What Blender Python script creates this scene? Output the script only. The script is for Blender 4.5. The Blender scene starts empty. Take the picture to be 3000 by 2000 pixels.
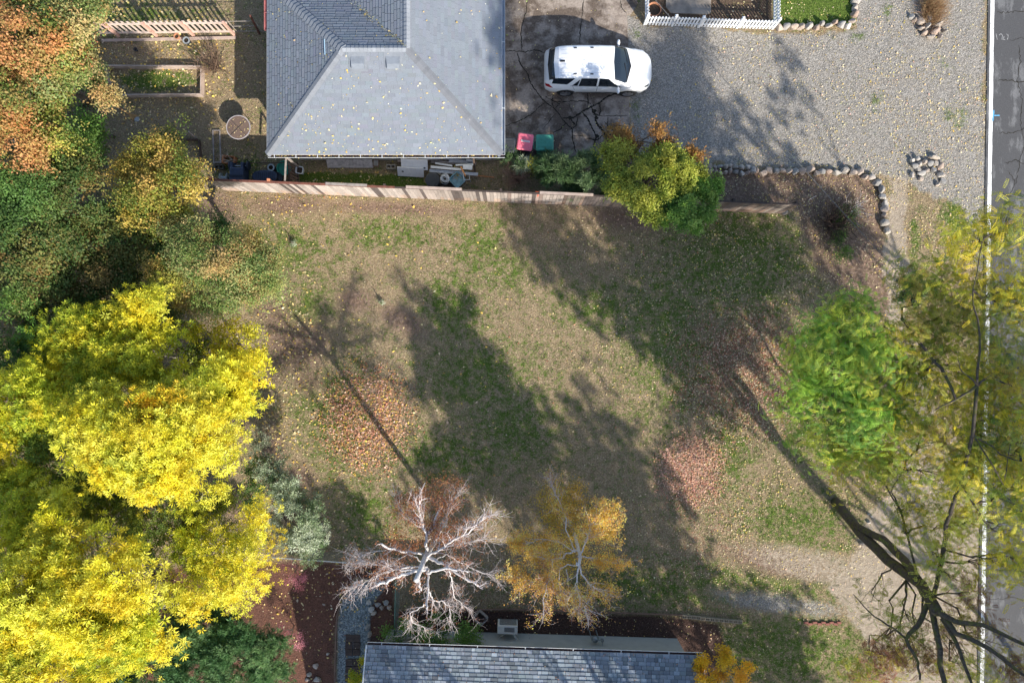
import bpy, math, random
import numpy as np
from mathutils import Vector, Matrix
scene = bpy.context.scene
PI = math.pi
rng = np.random.default_rng(7)
random.seed(7)

# ---------------------------------------------------------------- camera
CAMH = 30.0
cam_d = bpy.data.cameras.new("camera")
cam_d.sensor_width = 36.0; cam_d.lens = 24.0
cam_d.clip_start = 0.1; cam_d.clip_end = 8000
cam = bpy.data.objects.new("camera", cam_d)
scene.collection.objects.link(cam)
cam.location = (0, 0, CAMH); cam.rotation_euler = (0, 0, 0)
scene.camera = cam
# ---------------------------------------------------------------- sky, sun
SUN_AZ = math.atan2(0.57, -0.82); SUN_EL = math.radians(33.0)
world = bpy.data.worlds.new("World"); scene.world = world; world.use_nodes = True
wn = world.node_tree
sky = wn.nodes.new('ShaderNodeTexSky'); sky.sky_type = 'NISHITA'; sky.sun_disc = False
sky.sun_elevation = SUN_EL; sky.sun_rotation = SUN_AZ
bg = wn.nodes['Background']; bg.inputs['Strength'].default_value = 0.145
wn.links.new(sky.outputs['Color'], bg.inputs['Color'])
sd = Vector((math.sin(SUN_AZ)*math.cos(SUN_EL), math.cos(SUN_AZ)*math.cos(SUN_EL), math.sin(SUN_EL)))
sun_d = bpy.data.lights.new("sun", 'SUN'); sun_d.energy = 4.8; sun_d.angle = math.radians(0.6)
sun_d.color = (1.0, 0.93, 0.82)
sun = bpy.data.objects.new("sun", sun_d); scene.collection.objects.link(sun)
sun.rotation_euler = (-sd).to_track_quat('-Z', 'Y').to_euler(); sun.location = sd*60
scene.view_settings.view_transform = 'Standard'; scene.view_settings.look = 'None'
scene.view_settings.exposure = 0.68; scene.view_settings.gamma = 1.0
scene.cycles.max_bounces = 5; scene.cycles.diffuse_bounces = 3; scene.cycles.transmission_bounces = 3
scene.cycles.transparent_max_bounces = 6; scene.cycles.caustics_reflective = False; scene.cycles.caustics_refractive = False

# ---------------------------------------------------------------- helpers
C = scene.collection
K = 36.0/24.0/3000.0      # metres per photo pixel per metre of distance
def g(px, py, h=0.0):
    s = (CAMH-h)*K
    return Vector(((px-1500)*s, (1000-py)*s, h))
def tag(o, label=None, cat=None, group=None, kind=None):
    if label: o['label'] = label
    if cat: o['category'] = cat
    if group: o['group'] = group
    if kind: o['kind'] = kind
    return o
def empty(name, loc, label=None, cat=None, group=None, rz=0.0):
    o = bpy.data.objects.new(name, None); C.objects.link(o)
    o.location = loc; o.rotation_euler = (0, 0, rz); o.empty_display_size = .2
    return tag(o, label, cat, group)
def copy_tree(o, parent=None):
    c = o.copy(); C.objects.link(c)
    if parent is not None: c.parent = parent
    for ch in [x for x in bpy.data.objects if x.parent == o]:
        copy_tree(ch, c)
    return c
class MB:
    def __init__(s): s.v=[]; s.f=[]; s.m=[]; s.col=None
    def add(s, vs, fs, mi=0):
        n=len(s.v); s.v.extend([tuple(v) for v in vs])
        for f in fs: s.f.append(tuple(i+n for i in f)); s.m.append(mi)
    def box(s, c, d, rot=None, mi=0, taper=1.0):
        x,y,z=[a/2 for a in d]; c=Vector(c); t=taper
        P=[Vector(p) for p in ((-x,-y,-z),(x,-y,-z),(x,y,-z),(-x,y,-z),(-x*t,-y*t,z),(x*t,-y*t,z),(x*t,y*t,z),(-x*t,y*t,z))]
        if rot is not None:
            if not isinstance(rot, Matrix): rot=Matrix.Rotation(rot,3,'Z')
            P=[rot@p for p in P]
        s.add([c+p for p in P],[(0,3,2,1),(4,5,6,7),(0,1,5,4),(1,2,6,5),(2,3,7,6),(3,0,4,7)],mi)
    def bar(s, a, b, w, h, mi=0, up=(0,0,1)):
        a=Vector(a); b=Vector(b); d=b-a; L=d.length; d.normalize(); u=Vector(up)
        if abs(d.dot(u))>.98: u=Vector((0,1,0))
        sx=d.cross(u).normalized(); u2=sx.cross(d)
        R=Matrix((sx,d,u2)).transposed()
        s.box((a+b)/2,(w,L,h),R,mi)
    def tube(s, path, r, n=8, mi=0, cap=True):
        path=[Vector(p) for p in path]
        if not hasattr(r,'__len__'): r=[r]*len(path)
        rings=[]; u=None
        for i,p in enumerate(path):
            d=(path[min(i+1,len(path)-1)]-path[max(i-1,0)])
            d=d.normalized() if d.length>1e-9 else Vector((0,0,1))
            if u is None:
                u=Vector((0,0,1)) if abs(d.z)<.9 else Vector((1,0,0))
            u=(u-d*u.dot(d)); u=u.normalized() if u.length>1e-6 else d.orthogonal().normalized()
            w=d.cross(u)
            rings.append([p+(u*math.cos(2*PI*k/n)+w*math.sin(2*PI*k/n))*r[i] for k in range(n)])
        fs=[]
        for i in range(len(path)-1):
            for k in range(n):
                k2=(k+1)%n; fs.append((i*n+k,i*n+k2,(i+1)*n+k2,(i+1)*n+k))
        if cap: fs.append(tuple(range(n))[::-1]); fs.append(tuple((len(path)-1)*n+k for k in range(n)))
        s.add([v for R in rings for v in R],fs,mi)
    def lathe(s, c, prof, n=24, mi=0, sx=1, sy=1, rz=0, sup=2.0, M=None, cap=True):
        c=Vector(c); vs=[]
        for (r,z) in prof:
            for k in range(n):
                a=2*PI*k/n; ca,sa=math.cos(a),math.sin(a)
                q=(abs(ca)**sup+abs(sa)**sup)**(-1/sup) if sup!=2 else 1
                x=r*ca*q*sx; y=r*sa*q*sy
                p=Vector((x*math.cos(rz)-y*math.sin(rz), x*math.sin(rz)+y*math.cos(rz), z))
                if M is not None: p=M@p
                vs.append(c+p)
        fs=[]
        for i in range(len(prof)-1):
            for k in range(n):
                k2=(k+1)%n; fs.append((i*n+k,i*n+k2,(i+1)*n+k2,(i+1)*n+k))
        if cap and prof[0][0]>1e-6: fs.append(tuple(range(n))[::-1])
        if cap and prof[-1][0]>1e-6: fs.append(tuple((len(prof)-1)*n+k for k in range(n)))
        s.add(vs,fs,mi)
    def prism(s, pts, z0, z1, mi=0):
        n=len(pts); A=sum(pts[i][0]*pts[(i+1)%n][1]-pts[(i+1)%n][0]*pts[i][1] for i in range(n))
        if A<0: pts=pts[::-1]
        vs=[(p[0],p[1],z0) for p in pts]+[(p[0],p[1],z1) for p in pts]
        fs=[tuple(range(n))[::-1],tuple(range(n,2*n))]+[(i,(i+1)%n,n+(i+1)%n,n+i) for i in range(n)]
        s.add(vs,fs,mi)
    def build(s, name, mats, parent=None, smooth=False, bevel=0, seg=2, cols=None):
        me=bpy.data.meshes.new(name); me.from_pydata(s.v,[],s.f); 
        if not isinstance(mats,(list,tuple)): mats=[mats]
        for m in mats: me.materials.append(m)
        if len(mats)>1: me.polygons.foreach_set('material_index',s.m)
        if cols is not None:
            at=me.color_attributes.new('col','FLOAT_COLOR','CORNER')
            arr=[]
            for i,p in enumerate(me.polygons):
                arr.extend(list(cols[i])*p.loop_total)
            at.data.foreach_set('color',arr)
        if smooth: me.polygons.foreach_set('use_smooth',[True]*len(me.polygons))
        me.update(); me.validate()
        o=bpy.data.objects.new(name,me); C.objects.link(o)
        if parent is not None:
            o.parent=parent
        if bevel:
            b=o.modifiers.new('bevel','BEVEL'); b.width=bevel; b.segments=seg; b.limit_method='ANGLE'; b.angle_limit=math.radians(35)
        return o
def in_parent(parent, p):
    return Vector(p)-parent.location
# value noise
def vnoise(x,y,sc,seed=0,rough=.5,octs=3):
    r=np.random.default_rng(1000+seed); L=r.random((257,257)); out=0; amp=1; tot=0
    for o in range(octs):
        X=np.asarray(x)/sc*(2**o)+37.3*o; Y=np.asarray(y)/sc*(2**o)+91.7*o
        xi=np.floor(X).astype(int); yi=np.floor(Y).astype(int); fx=X-xi; fy=Y-yi
        fx=fx*fx*(3-2*fx); fy=fy*fy*(3-2*fy); xi%=256; yi%=256
        v=(L[xi,yi]*(1-fx)+L[xi+1,yi]*fx)*(1-fy)+(L[xi,yi+1]*(1-fx)+L[xi+1,yi+1]*fx)*fy
        out=out+v*amp; tot+=amp; amp*=rough
    return out/tot
def sstep(a,b,x):
    t=np.clip((x-a)/(b-a),0,1); return t*t*(3-2*t)
def inpoly(px,py,poly):
    r=np.zeros(np.shape(px),bool); n=len(poly)
    for i in range(n):
        x1,y1=poly[i]; x2,y2=poly[(i+1)%n]
        c=((y1>py)!=(y2>py))&(px<(x2-x1)*(py-y1)/((y2-y1) if y2!=y1 else 1e-9)+x1)
        r^=c
    return r
def polydist(px,py,poly):
    d=np.full(np.shape(px),1e9); n=len(poly)
    for i in range(n):
        x1,y1=poly[i]; x2,y2=poly[(i+1)%n]; dx,dy=x2-x1,y2-y1
        t=np.clip(((px-x1)*dx+(py-y1)*dy)/(dx*dx+dy*dy+1e-9),0,1)
        d=np.minimum(d,np.hypot(px-x1-t*dx,py-y1-t*dy))
    return np.where(inpoly(px,py,poly),d,-d)
def ell(px,py,cx,cy,rx,ry,a=0,k=2.0):
    a=math.radians(a); X=(px-cx)*math.cos(a)+(py-cy)*math.sin(a); Y=-(px-cx)*math.sin(a)+(py-cy)*math.cos(a)
    return np.exp(-((X/rx)**2+(Y/ry)**2)**(k/2))

# ---------------------------------------------------------------- materials
MATS={}
def nodes(name):
    m=bpy.data.materials.new(name); m.use_nodes=True; nt=m.node_tree
    return m,nt,nt.nodes['Principled BSDF']
def N(nt,t,**kw):
    n=nt.nodes.new(t)
    for k,v in kw.items():
        if k in n.inputs: n.inputs[k].default_value=v
        else: setattr(n,k,v)
    return n
def math_n(nt,op,a,b=None,clamp=False):
    n=nt.nodes.new('ShaderNodeMath'); n.operation=op; n.use_clamp=clamp
    for i,x in enumerate((a,b)):
        if x is None: continue
        if isinstance(x,(int,float)): n.inputs[i].default_value=x
        else: nt.links.new(x,n.inputs[i])
    return n.outputs[0]
def noise(nt,scale,detail=3,rough=.55,vec=None,w=None):
    n=nt.nodes.new('ShaderNodeTexNoise'); n.inputs['Scale'].default_value=scale
    n.inputs['Detail'].default_value=detail; n.inputs['Roughness'].default_value=rough
    if vec is not None: nt.links.new(vec,n.inputs['Vector'])
    return n.outputs['Fac']
def ramp(nt,fac,stops):
    r=nt.nodes.new('ShaderNodeValToRGB'); e=r.color_ramp.elements
    while len(e)<len(stops): e.new(.5)
    for i,(p,c) in enumerate(stops):
        e[i].position=p; e[i].color=(c[0],c[1],c[2],1) if hasattr(c,'__len__') else (c,c,c,1)
    nt.links.new(fac,r.inputs['Fac']); return r.outputs['Color']
def mix(nt,fac,a,b,bt='MIX'):
    n=nt.nodes.new('ShaderNodeMix'); n.data_type='RGBA'; n.blend_type=bt
    for i,x in ((0,fac),(6,a),(7,b)):
        if isinstance(x,(int,float)): n.inputs[i].default_value=x
        elif isinstance(x,tuple): n.inputs[i].default_value=(x[0],x[1],x[2],1)
        else: nt.links.new(x,n.inputs[i])
    return n.outputs[2]
def bump(nt,h,strength,dist,bsdf):
    b=nt.nodes.new('ShaderNodeBump'); b.inputs['Strength'].default_value=strength; b.inputs['Distance'].default_value=dist
    nt.links.new(h,b.inputs['Height']); nt.links.new(b.outputs[0],bsdf.inputs['Normal'])
def geo_pos(nt):
    return nt.nodes.new('ShaderNodeNewGeometry').outputs['Position']
def mat(name,col,rough=.6,metal=0,var=.15,scale=6,bumpd=0,spec=None):
    """painted / plain surface with dirt and wear variation"""
    if name in MATS: return MATS[name]
    m,nt,b=nodes(name); tc=nt.nodes.new('ShaderNodeTexCoord').outputs['Object']
    f=noise(nt,scale,5,.6,tc)
    c=tuple(col); lo=tuple(x*(1-var*1.6) for x in c); hi=tuple(min(1,x*(1+var)) for x in c)
    nt.links.new(ramp(nt,f,[(.28,lo),(.5,c),(.75,hi)]),b.inputs['Base Color'])
    b.inputs['Roughness'].default_value=rough; b.inputs['Metallic'].default_value=metal
    if spec is not None: b.inputs['Specular IOR Level'].default_value=spec
    if bumpd: bump(nt,noise(nt,scale*8,3,.6,tc),.6,bumpd,b)
    MATS[name]=m; return m
def colmat(name,rough=.8,trans=0.0,spec=.3,bumpscale=0,vary=.0):
    m,nt,b=nodes(name)
    a=nt.nodes.new('ShaderNodeVertexColor'); a.layer_name='col'; col=a.outputs['Color']
    if vary:
        f=noise(nt,40,4,.6,geo_pos(nt)); col=mix(nt,1.0,col,ramp(nt,f,[(.3,1-vary),(.7,1+vary)]),'MULTIPLY')
    nt.links.new(col,b.inputs['Base Color']); b.inputs['Roughness'].default_value=rough
    b.inputs['Specular IOR Level'].default_value=spec
    if trans:
        t=nt.nodes.new('ShaderNodeBsdfTranslucent'); nt.links.new(col,t.inputs['Color'])
        mx=nt.nodes.new('ShaderNodeMixShader'); mx.inputs[0].default_value=trans
        nt.links.new(b.outputs[0],mx.inputs[1]); nt.links.new(t.outputs[0],mx.inputs[2])
        nt.links.new(mx.outputs[0],nt.nodes['Material Output'].inputs['Surface'])
    MATS[name]=m; return m
M_LEAF=colmat('leaf',.55,.38,.35)
M_LITTER=colmat('leaf litter',.7,.15,.25)
M_BLADE=colmat('grass blade',.65,.25,.2)
M_PLANK=colmat('weathered plank',.85,0,.2,vary=.35)

def bark_mat(name,c1,c2,scale=18,moss=None):
    m,nt,b=nodes(name); p=geo_pos(nt)
    f=noise(nt,scale,5,.7,p); col=ramp(nt,f,[(.35,c1),(.62,c2)])
    if moss:
        f2=noise(nt,5,3,.6,p); col=mix(nt,ramp(nt,f2,[(.48,0.),(.6,.8)]),col,moss)
    nt.links.new(col,b.inputs['Base Color']); b.inputs['Roughness'].default_value=.9
    bump(nt,f,.8,.02,b); MATS[name]=m; return m
M_BARK=bark_mat('bark',(.06,.045,.035),(.16,.13,.10))
M_BARK_MOSS=bark_mat('mossy bark',(.035,.027,.02),(.10,.078,.06),14,(.10,.10,.02))
M_BIRCH=bark_mat('birch bark',(.30,.27,.25),(.84,.80,.78),30)
M_TWIG=bark_mat('twig',(.45,.38,.36),(.80,.72,.70),30)
M_ASHTWIG=bark_mat('ash bark',(.20,.18,.14),(.38,.34,.28),30)
# ================================================================ GROUND
P_DRIVE=[(1440,-120),(1865,-120),(1866,18),(1850,40),(1837,44),(1840,130),(1842,275),(1846,395),(1800,452),(1700,470),(1440,470)]
P_GRAVEL=[(1836,44),(1885,76),(2262,92),(2510,84),(2525,-150),(2880,-150),(2892,540),(2886,800),(2852,780),(2835,600),(2700,566),(2640,545),(2590,520),(2500,488),(2040,486),(1990,470),(1842,450),(1846,395)]
P_PATH=[(2596,520),(2662,520),(2668,700),(2662,860),(2690,1000),(2740,1200),(2860,1330),(2885,1500),(2882,2200),(2640,2200),(2540,1900),(2440,1720),(2500,1600),(2600,1440),(2640,1250),(2610,1000),(2590,860),(2592,700)]
P_MULCH=[(1110,1790),(1400,1783),(1600,1792),(2010,1806),(2105,1830),(2130,1900),(2110,1990),(2100,2150),(1050,2150),(1060,1860),(1085,1790)]
P_GPATH=[(1040,1700),(1130,1720),(1085,1780),(1083,1850),(1078,1900),(1070,2150),(985,2150),(988,1850),(1000,1760)]
P_REDBED=[(640,1640),(1150,1650),(1160,1860),(1083,1860),(1083,1770),(1130,1715),(1040,1700),(1000,1760),(985,1850),(985,2200),(300,2200),(300,1700)]
P_LAWN2=[(2262,-150),(2508,-150),(2508,76),(2262,80)]
P_GARDEN=[(1890,-150),(2262,-150),(2262,80),(1890,72)]
P_SIDEYARD=[(600,470),(1790,470),(1790,575),(600,545)]
P_BED=[(1770,480),(2520,494),(2572,530),(2596,600),(2600,680),(2620,860),(2600,960),(2400,800),(2340,620),(1770,600)]

def axis(lo,hi,st,far):
    a=list(np.arange(lo,hi+1e-6,st)); return np.array([-far,-far*.3,-120,-60]+a+[60,120,far*.3,far])
GX=axis(-25,25,.11,2500); GY=axis(-17.5,17.5,.11,2500)
XX,YY=np.meshgrid(GX,GY); PXg=1500+XX/.015; PYg=1000-YY/.015
def near(P,soft=12,jit=26,seed=3):
    """soft noisy membership of a photo-space region"""
    d=polydist(PXg,PYg,P)+(vnoise(XX,YY,1.2,seed,.6,4)-.5)*jit*2
    return sstep(-soft,soft,d)
def masks(px,py,x,y):
    d=lambda P: polydist(px,py,P)
    j=lambda s,a: (vnoise(x,y,1.1,s,.6,4)-.5)*2*a
    E=lambda *a: ell(px,py,*a)
    gravel=sstep(-14,14,d(P_GRAVEL)+j(3,30))
    gravel=np.maximum(gravel,E(2290,1768,230,34,8)*1.0*(.25+vnoise(x,y,.9,21)))
    sand=sstep(-25,30,d(P_PATH)+j(4,30))
    sand=np.maximum(sand,.62*E(2400,1660,280,60,12,4))
    mulch=sstep(-5,6,d(P_MULCH)+j(5,6))
    gpath=sstep(-3,4,d(P_GPATH)+j(6,4))
    red=sstep(-6,8,d(P_REDBED)+j(7,8))
    garden=sstep(-2,3,d(P_GARDEN))
    bed=sstep(-10,12,d(P_BED)+j(8,24))
    # green grass
    gr=0.31+0*px
    for e in ((830,740,150,110),(880,900,120,90),(1400,720,90,110,0),(1330,900,120,120),(1130,680,140,60),(2150,750,260,200,0,3),(1950,980,150,300),(1300,1330,200,90),
              (1500,1240,180,160),(1400,1100,200,120),(2330,1530,230,110,10),(2210,1700,330,60,8),(2300,1900,280,110,0,4),(1900,1720,320,70),(980,1230,120,220),(900,1160,60,100),(2140,1330,80,160),(1480,800,90,70),
              (1080,1500,120,120),(520,240,90,40),(560,150,60,30),(420,50,160,40),(2390,1250,120,130),(1750,900,150,80),(700,500,90,60)):
        gr=np.maximum(gr,.31+.33*ell(px,py,*e))
    gr=np.maximum(gr,.95*sstep(-2,8,d(P_LAWN2)))
    side=sstep(-3,8,d([(870,500),(1240,510),(1260,545),(1200,556),(870,536)])+j(9,8)); gr=np.maximum(gr,side*.9)
    for e in ((2790,640,80,170),(2595,760,26,120),(2680,740,24,200),(2760,190,60,40),(2800,340,60,80),(2560,300,60,60),(2540,40,50,90),(2500,110,120,30),(1865,330,22,80),(1870,100,30,60),(2600,30,40,60)):
        gr=np.maximum(gr,(.62+.5*(vnoise(x,y,.5,61,.6,3)-.5)*2)*ell(px,py,*e))
    gr=gr*(1-.8*bed)
    # bare reddish soil
    di=0*px
    for e in ((820,960,60,220),(880,1010,130,120),(780,900,60,60),(900,1120,60,60),(800,1350,60,140),(870,1400,80,60),(1850,640,190,50,6),(1180,940,110,50,30),(1650,590,250,18,2),(1040,880,80,50),(700,1480,60,90),
              (2280,1650,220,60,12),(1150,610,300,25,3),(840,600,160,40),(640,620,90,90),(2290,1160,60,90,45)):
        di=np.maximum(di,.8*ell(px,py,*e))
    di=np.clip(di+bed*.75,0,1); yard=ell(px,py,520,300,200,190,0,4); gr=gr*(1-.45*yard); gr=np.maximum(gr,.8*ell(px,py,455,235,135,38,0,4))
    return gr,di,gravel,sand,mulch,gpath,red,garden
EXCL=(1-np.clip(0*XX,0,1))
mg=masks(PXg,PYg,XX,YY)
def clsmap(mk):
    gr,di,gv,sa,mu,gp,re,ga=mk
    return gr,di,gv,sa,mu,gp,re,ga

nx,ny=len(GX),len(GY)
zz=(vnoise(XX,YY,2.2,31,.5,3)-.5)*.05
zz=np.where((abs(XX)>24)|(abs(YY)>17),0,zz)*(1-np.clip(mg[2]+mg[3]*.5,0,1)*.6)
inner=(polydist(PXg,PYg,P_DRIVE)>-15)|(PXg>2860)
zz=np.where(inner,-.03,zz-.012)
V=np.stack([XX,YY,zz],-1).reshape(-1,3)
idx=np.arange(nx*ny).reshape(ny,nx)
Q=np.stack([idx[:-1,:-1],idx[:-1,1:],idx[1:,1:],idx[1:,:-1]],-1).reshape(-1,4)
def qmax(a): return a.reshape(-1)[Q].mean(1)
cg=[qmax(np.broadcast_to(a,XX.shape)) for a in mg]
cls=np.zeros(len(Q),int)
cls[cg[2]>.5]=1; cls[cg[3]>.5]=2; cls[cg[6]>.5]=3; cls[cg[4]>.5]=4; cls[cg[5]>.5]=5

def ground_material():
    m,nt,b=nodes('ground'); p=geo_pos(nt)
    a1=nt.nodes.new('ShaderNodeVertexColor'); a1.layer_name='m1'
    a2=nt.nodes.new('ShaderNodeVertexColor'); a2.layer_name='m2'
    s1=nt.nodes.new('ShaderNodeSeparateColor'); nt.links.new(a1.outputs[0],s1.inputs[0])
    s2=nt.nodes.new('ShaderNodeSeparateColor'); nt.links.new(a2.outputs[0],s2.inputs[0])
    fine=noise(nt,17,5,.8,p); mid=noise(nt,2.6,4,.62,p); fine2=noise(nt,6.5,5,.75,p); big=noise(nt,.45,3,.5,p)
    thatch=ramp(nt,fine,[(.32,(.115,.083,.045)),(.5,(.325,.245,.15)),(.68,(.56,.44,.29))])
    thatch=mix(nt,ramp(nt,mid,[(.35,.0),(.65,.55)]),thatch,ramp(nt,fine2,[(.35,(.15,.112,.07)),(.65,(.38,.29,.185))]))
    grass=ramp(nt,fine,[(.32,(.03,.05,.008)),(.5,(.095,.15,.025)),(.68,(.22,.30,.07))])
    gm=math_n(nt,'ADD',s1.outputs[0],math_n(nt,'MULTIPLY',math_n(nt,'SUBTRACT',fine2,.5),1.6))
    gm=math_n(nt,'ADD',gm,math_n(nt,'MULTIPLY',math_n(nt,'SUBTRACT',mid,.5),1.3))
    gf=ramp(nt,gm,[(.38,0.),(.75,1.)])
    col=mix(nt,gf,thatch,grass)
    dirt=ramp(nt,fine2,[(.3,(.10,.065,.047)),(.5,(.22,.15,.11)),(.7,(.40,.29,.215))])
    dm=math_n(nt,'ADD',s1.outputs[1],math_n(nt,'MULTIPLY',math_n(nt,'SUBTRACT',fine2,.5),1.2))
    col=mix(nt,ramp(nt,dm,[(.3,0.),(.7,1.)]),col,dirt)
    # gravel
    vo=nt.nodes.new('ShaderNodeTexVoronoi'); vo.inputs['Scale'].default_value=27; nt.links.new(p,vo.inputs['Vector'])
    sx=nt.nodes.new('ShaderNodeSeparateColor'); nt.links.new(vo.outputs['Color'],sx.inputs[0])
    grav=ramp(nt,sx.outputs[0],[(0,(.16,.148,.132)),(.4,(.26,.244,.22)),(.75,(.36,.338,.305)),(1,(.48,.445,.40))])
    grav=mix(nt,ramp(nt,mid,[(.35,.0),(.7,.35)]),grav,(.34,.30,.25))
    vm=math_n(nt,'ADD',s1.outputs[2],math_n(nt,'MULTIPLY',math_n(nt,'SUBTRACT',fine2,.5),1.6))
    gvf=ramp(nt,vm,[(.3,0.),(.7,1.)])
    col=mix(nt,gvf,col,grav)
    grn=math_n(nt,'MULTIPLY',gf,ramp(nt,math_n(nt,'ADD',s1.outputs[0],math_n(nt,'MULTIPLY',math_n(nt,'SUBTRACT',fine2,.5),1.4)),[(.55,0.),(.85,1.)]))
    col=mix(nt,math_n(nt,'MULTIPLY',grn,.8),col,grass)
    sand=ramp(nt,fine2,[(.3,(.29,.23,.165)),(.55,(.44,.365,.28)),(.75,(.55,.47,.375))])
    sand=mix(nt,ramp(nt,mid,[(.4,.0),(.7,.5)]),sand,(.30,.25,.20))
    sm=math_n(nt,'ADD',s2.outputs[0],math_n(nt,'MULTIPLY',math_n(nt,'SUBTRACT',fine2,.5),1.0))
    col=mix(nt,ramp(nt,sm,[(.35,0.),(.7,1.)]),col,sand)
    mulch=ramp(nt,fine,[(.3,(.030,.018,.014)),(.5,(.075,.045,.036)),(.7,(.16,.10,.08))])
    col=mix(nt,s2.outputs[1],col,mulch)
    red=ramp(nt,fine,[(.3,(.075,.036,.024)),(.5,(.155,.075,.052)),(.72,(.27,.14,.10))])
    red=mix(nt,ramp(nt,mid,[(.45,.0),(.7,.6)]),red,mulch)
    col=mix(nt,s2.outputs[2],col,red)
    vo2=nt.nodes.new('ShaderNodeTexVoronoi'); vo2.inputs['Scale'].default_value=24; nt.links.new(p,vo2.inputs['Vector'])
    s3=nt.nodes.new('ShaderNodeSeparateColor'); nt.links.new(vo2.outputs['Color'],s3.inputs[0])
    gp=ramp(nt,s3.outputs[0],[(0,(.10,.12,.125)),(.6,(.24,.275,.28)),(1,(.42,.46,.46))])
    aa=nt.nodes.new('ShaderNodeAttribute'); aa.attribute_name='m3'
    col=mix(nt,aa.outputs['Fac'],col,gp)
    nt.links.new(col,b.inputs['Base Color']); b.inputs['Roughness'].default_value=.95; b.inputs['Specular IOR Level'].default_value=.15
    hgt=math_n(nt,'ADD',fine,math_n(nt,'MULTIPLY',fine2,1.5)); hgt=math_n(nt,'ADD',hgt,math_n(nt,'MULTIPLY',vo.outputs['Distance'],.5))
    bump(nt,hgt,.9,.045,b)
    return m
M_GROUND=ground_material()
def ground_part(name,k):
    sel=Q[cls==k]
    if len(sel)==0: return
    u,inv=np.unique(sel.reshape(-1),return_inverse=True); F=inv.reshape(-1,4)
    me=bpy.data.meshes.new(name); me.vertices.add(len(u)); me.vertices.foreach_set('co',V[u].reshape(-1))
    me.loops.add(len(F)*4); me.loops.foreach_set('vertex_index',F.reshape(-1).astype(np.int32))
    me.polygons.add(len(F)); me.polygons.foreach_set('loop_start',np.arange(0,len(F)*4,4,dtype=np.int32))
    me.polygons.foreach_set('use_smooth',np.ones(len(F),bool))
    me.update(calc_edges=True)
    B=[np.broadcast_to(a,XX.shape).reshape(-1)[u] for a in mg]
    garden=B[7]
    for nm,arr in (('m1',(B[0],B[1],B[2])),('m2',(B[3],np.maximum(B[4],garden*.8),B[6]))):
        at=me.color_attributes.new(nm,'FLOAT_COLOR','POINT')
        at.data.foreach_set('color',np.stack([arr[0],arr[1],arr[2],np.ones(len(u))],-1).astype(np.float32).reshape(-1))
    at=me.attributes.new('m3','FLOAT','POINT'); at.data.foreach_set('value',B[5].astype(np.float32))
    me.materials.append(M_GROUND)
    o=bpy.data.objects.new(name,me); C.objects.link(o); o['kind']='structure'
for nm,k in (('ground',0),('gravel_lot',1),('footpath',2),('garden_bed',3),('mulch_bed',4),('gravel_path',5)): ground_part(nm,k)

# ---- driveway slab with cracks
def slab_material():
    m,nt,b=nodes('stained concrete'); p=geo_pos(nt)
    f=noise(nt,14,5,.65,p); st=noise(nt,.75,4,.62,p); st2=noise(nt,2.6,4,.6,p)
    base=ramp(nt,f,[(.3,(.25,.205,.17)),(.7,(.40,.34,.29))])
    dark=ramp(nt,f,[(.3,(.085,.064,.05)),(.7,(.165,.13,.105))])
    k=math_n(nt,'ADD',st,math_n(nt,'MULTIPLY',math_n(nt,'SUBTRACT',st2,.5),.5))
    col=mix(nt,ramp(nt,k,[(.43,1.),(.60,0.)]),base,dark)
    nt.links.new(col,b.inputs['Base Color']); b.inputs['Roughness'].default_value=.85; b.inputs['Specular IOR Level'].default_value=.2
    bump(nt,f,.5,.01,b); return m
M_SLAB=slab_material(); M_CRACK=mat('crack dirt',(.022,.018,.012),.95)
mb=MB(); mb.prism([tuple(g(*p)[:2]) for p in P_DRIVE],-.12,.012)
o=mb.build('driveway',M_SLAB); o['kind']='structure'
def ribbon(mb,pts,w,z,mi=0,jit=.02,sub=8,taper=True):
    P=[g(*p) for p in pts]; R=[]
    for i in range(len(P)-1):
        for k in range(sub): R.append(P[i].lerp(P[i+1],k/sub)+Vector((random.uniform(-jit,jit),random.uniform(-jit,jit),0)))
    R.append(P[-1]); n=len(R); vs=[]
    for i,p in enumerate(R):
        d=(R[min(i+1,n-1)]-R[max(i-1,0)]); d.normalize(); s=Vector((-d.y,d.x,0))
        ww=w*random.uniform(.45,1.25)*(min(1,.3+min(i,n-1-i)/4) if taper else 1)/2
        vs+= [(p.x+s.x*ww,p.y+s.y*ww,z),(p.x-s.x*ww,p.y-s.y*ww,z)]
    mb.add(vs,[(2*i,2*i+1,2*i+3,2*i+2) for i in range(n-1)],mi)
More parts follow.
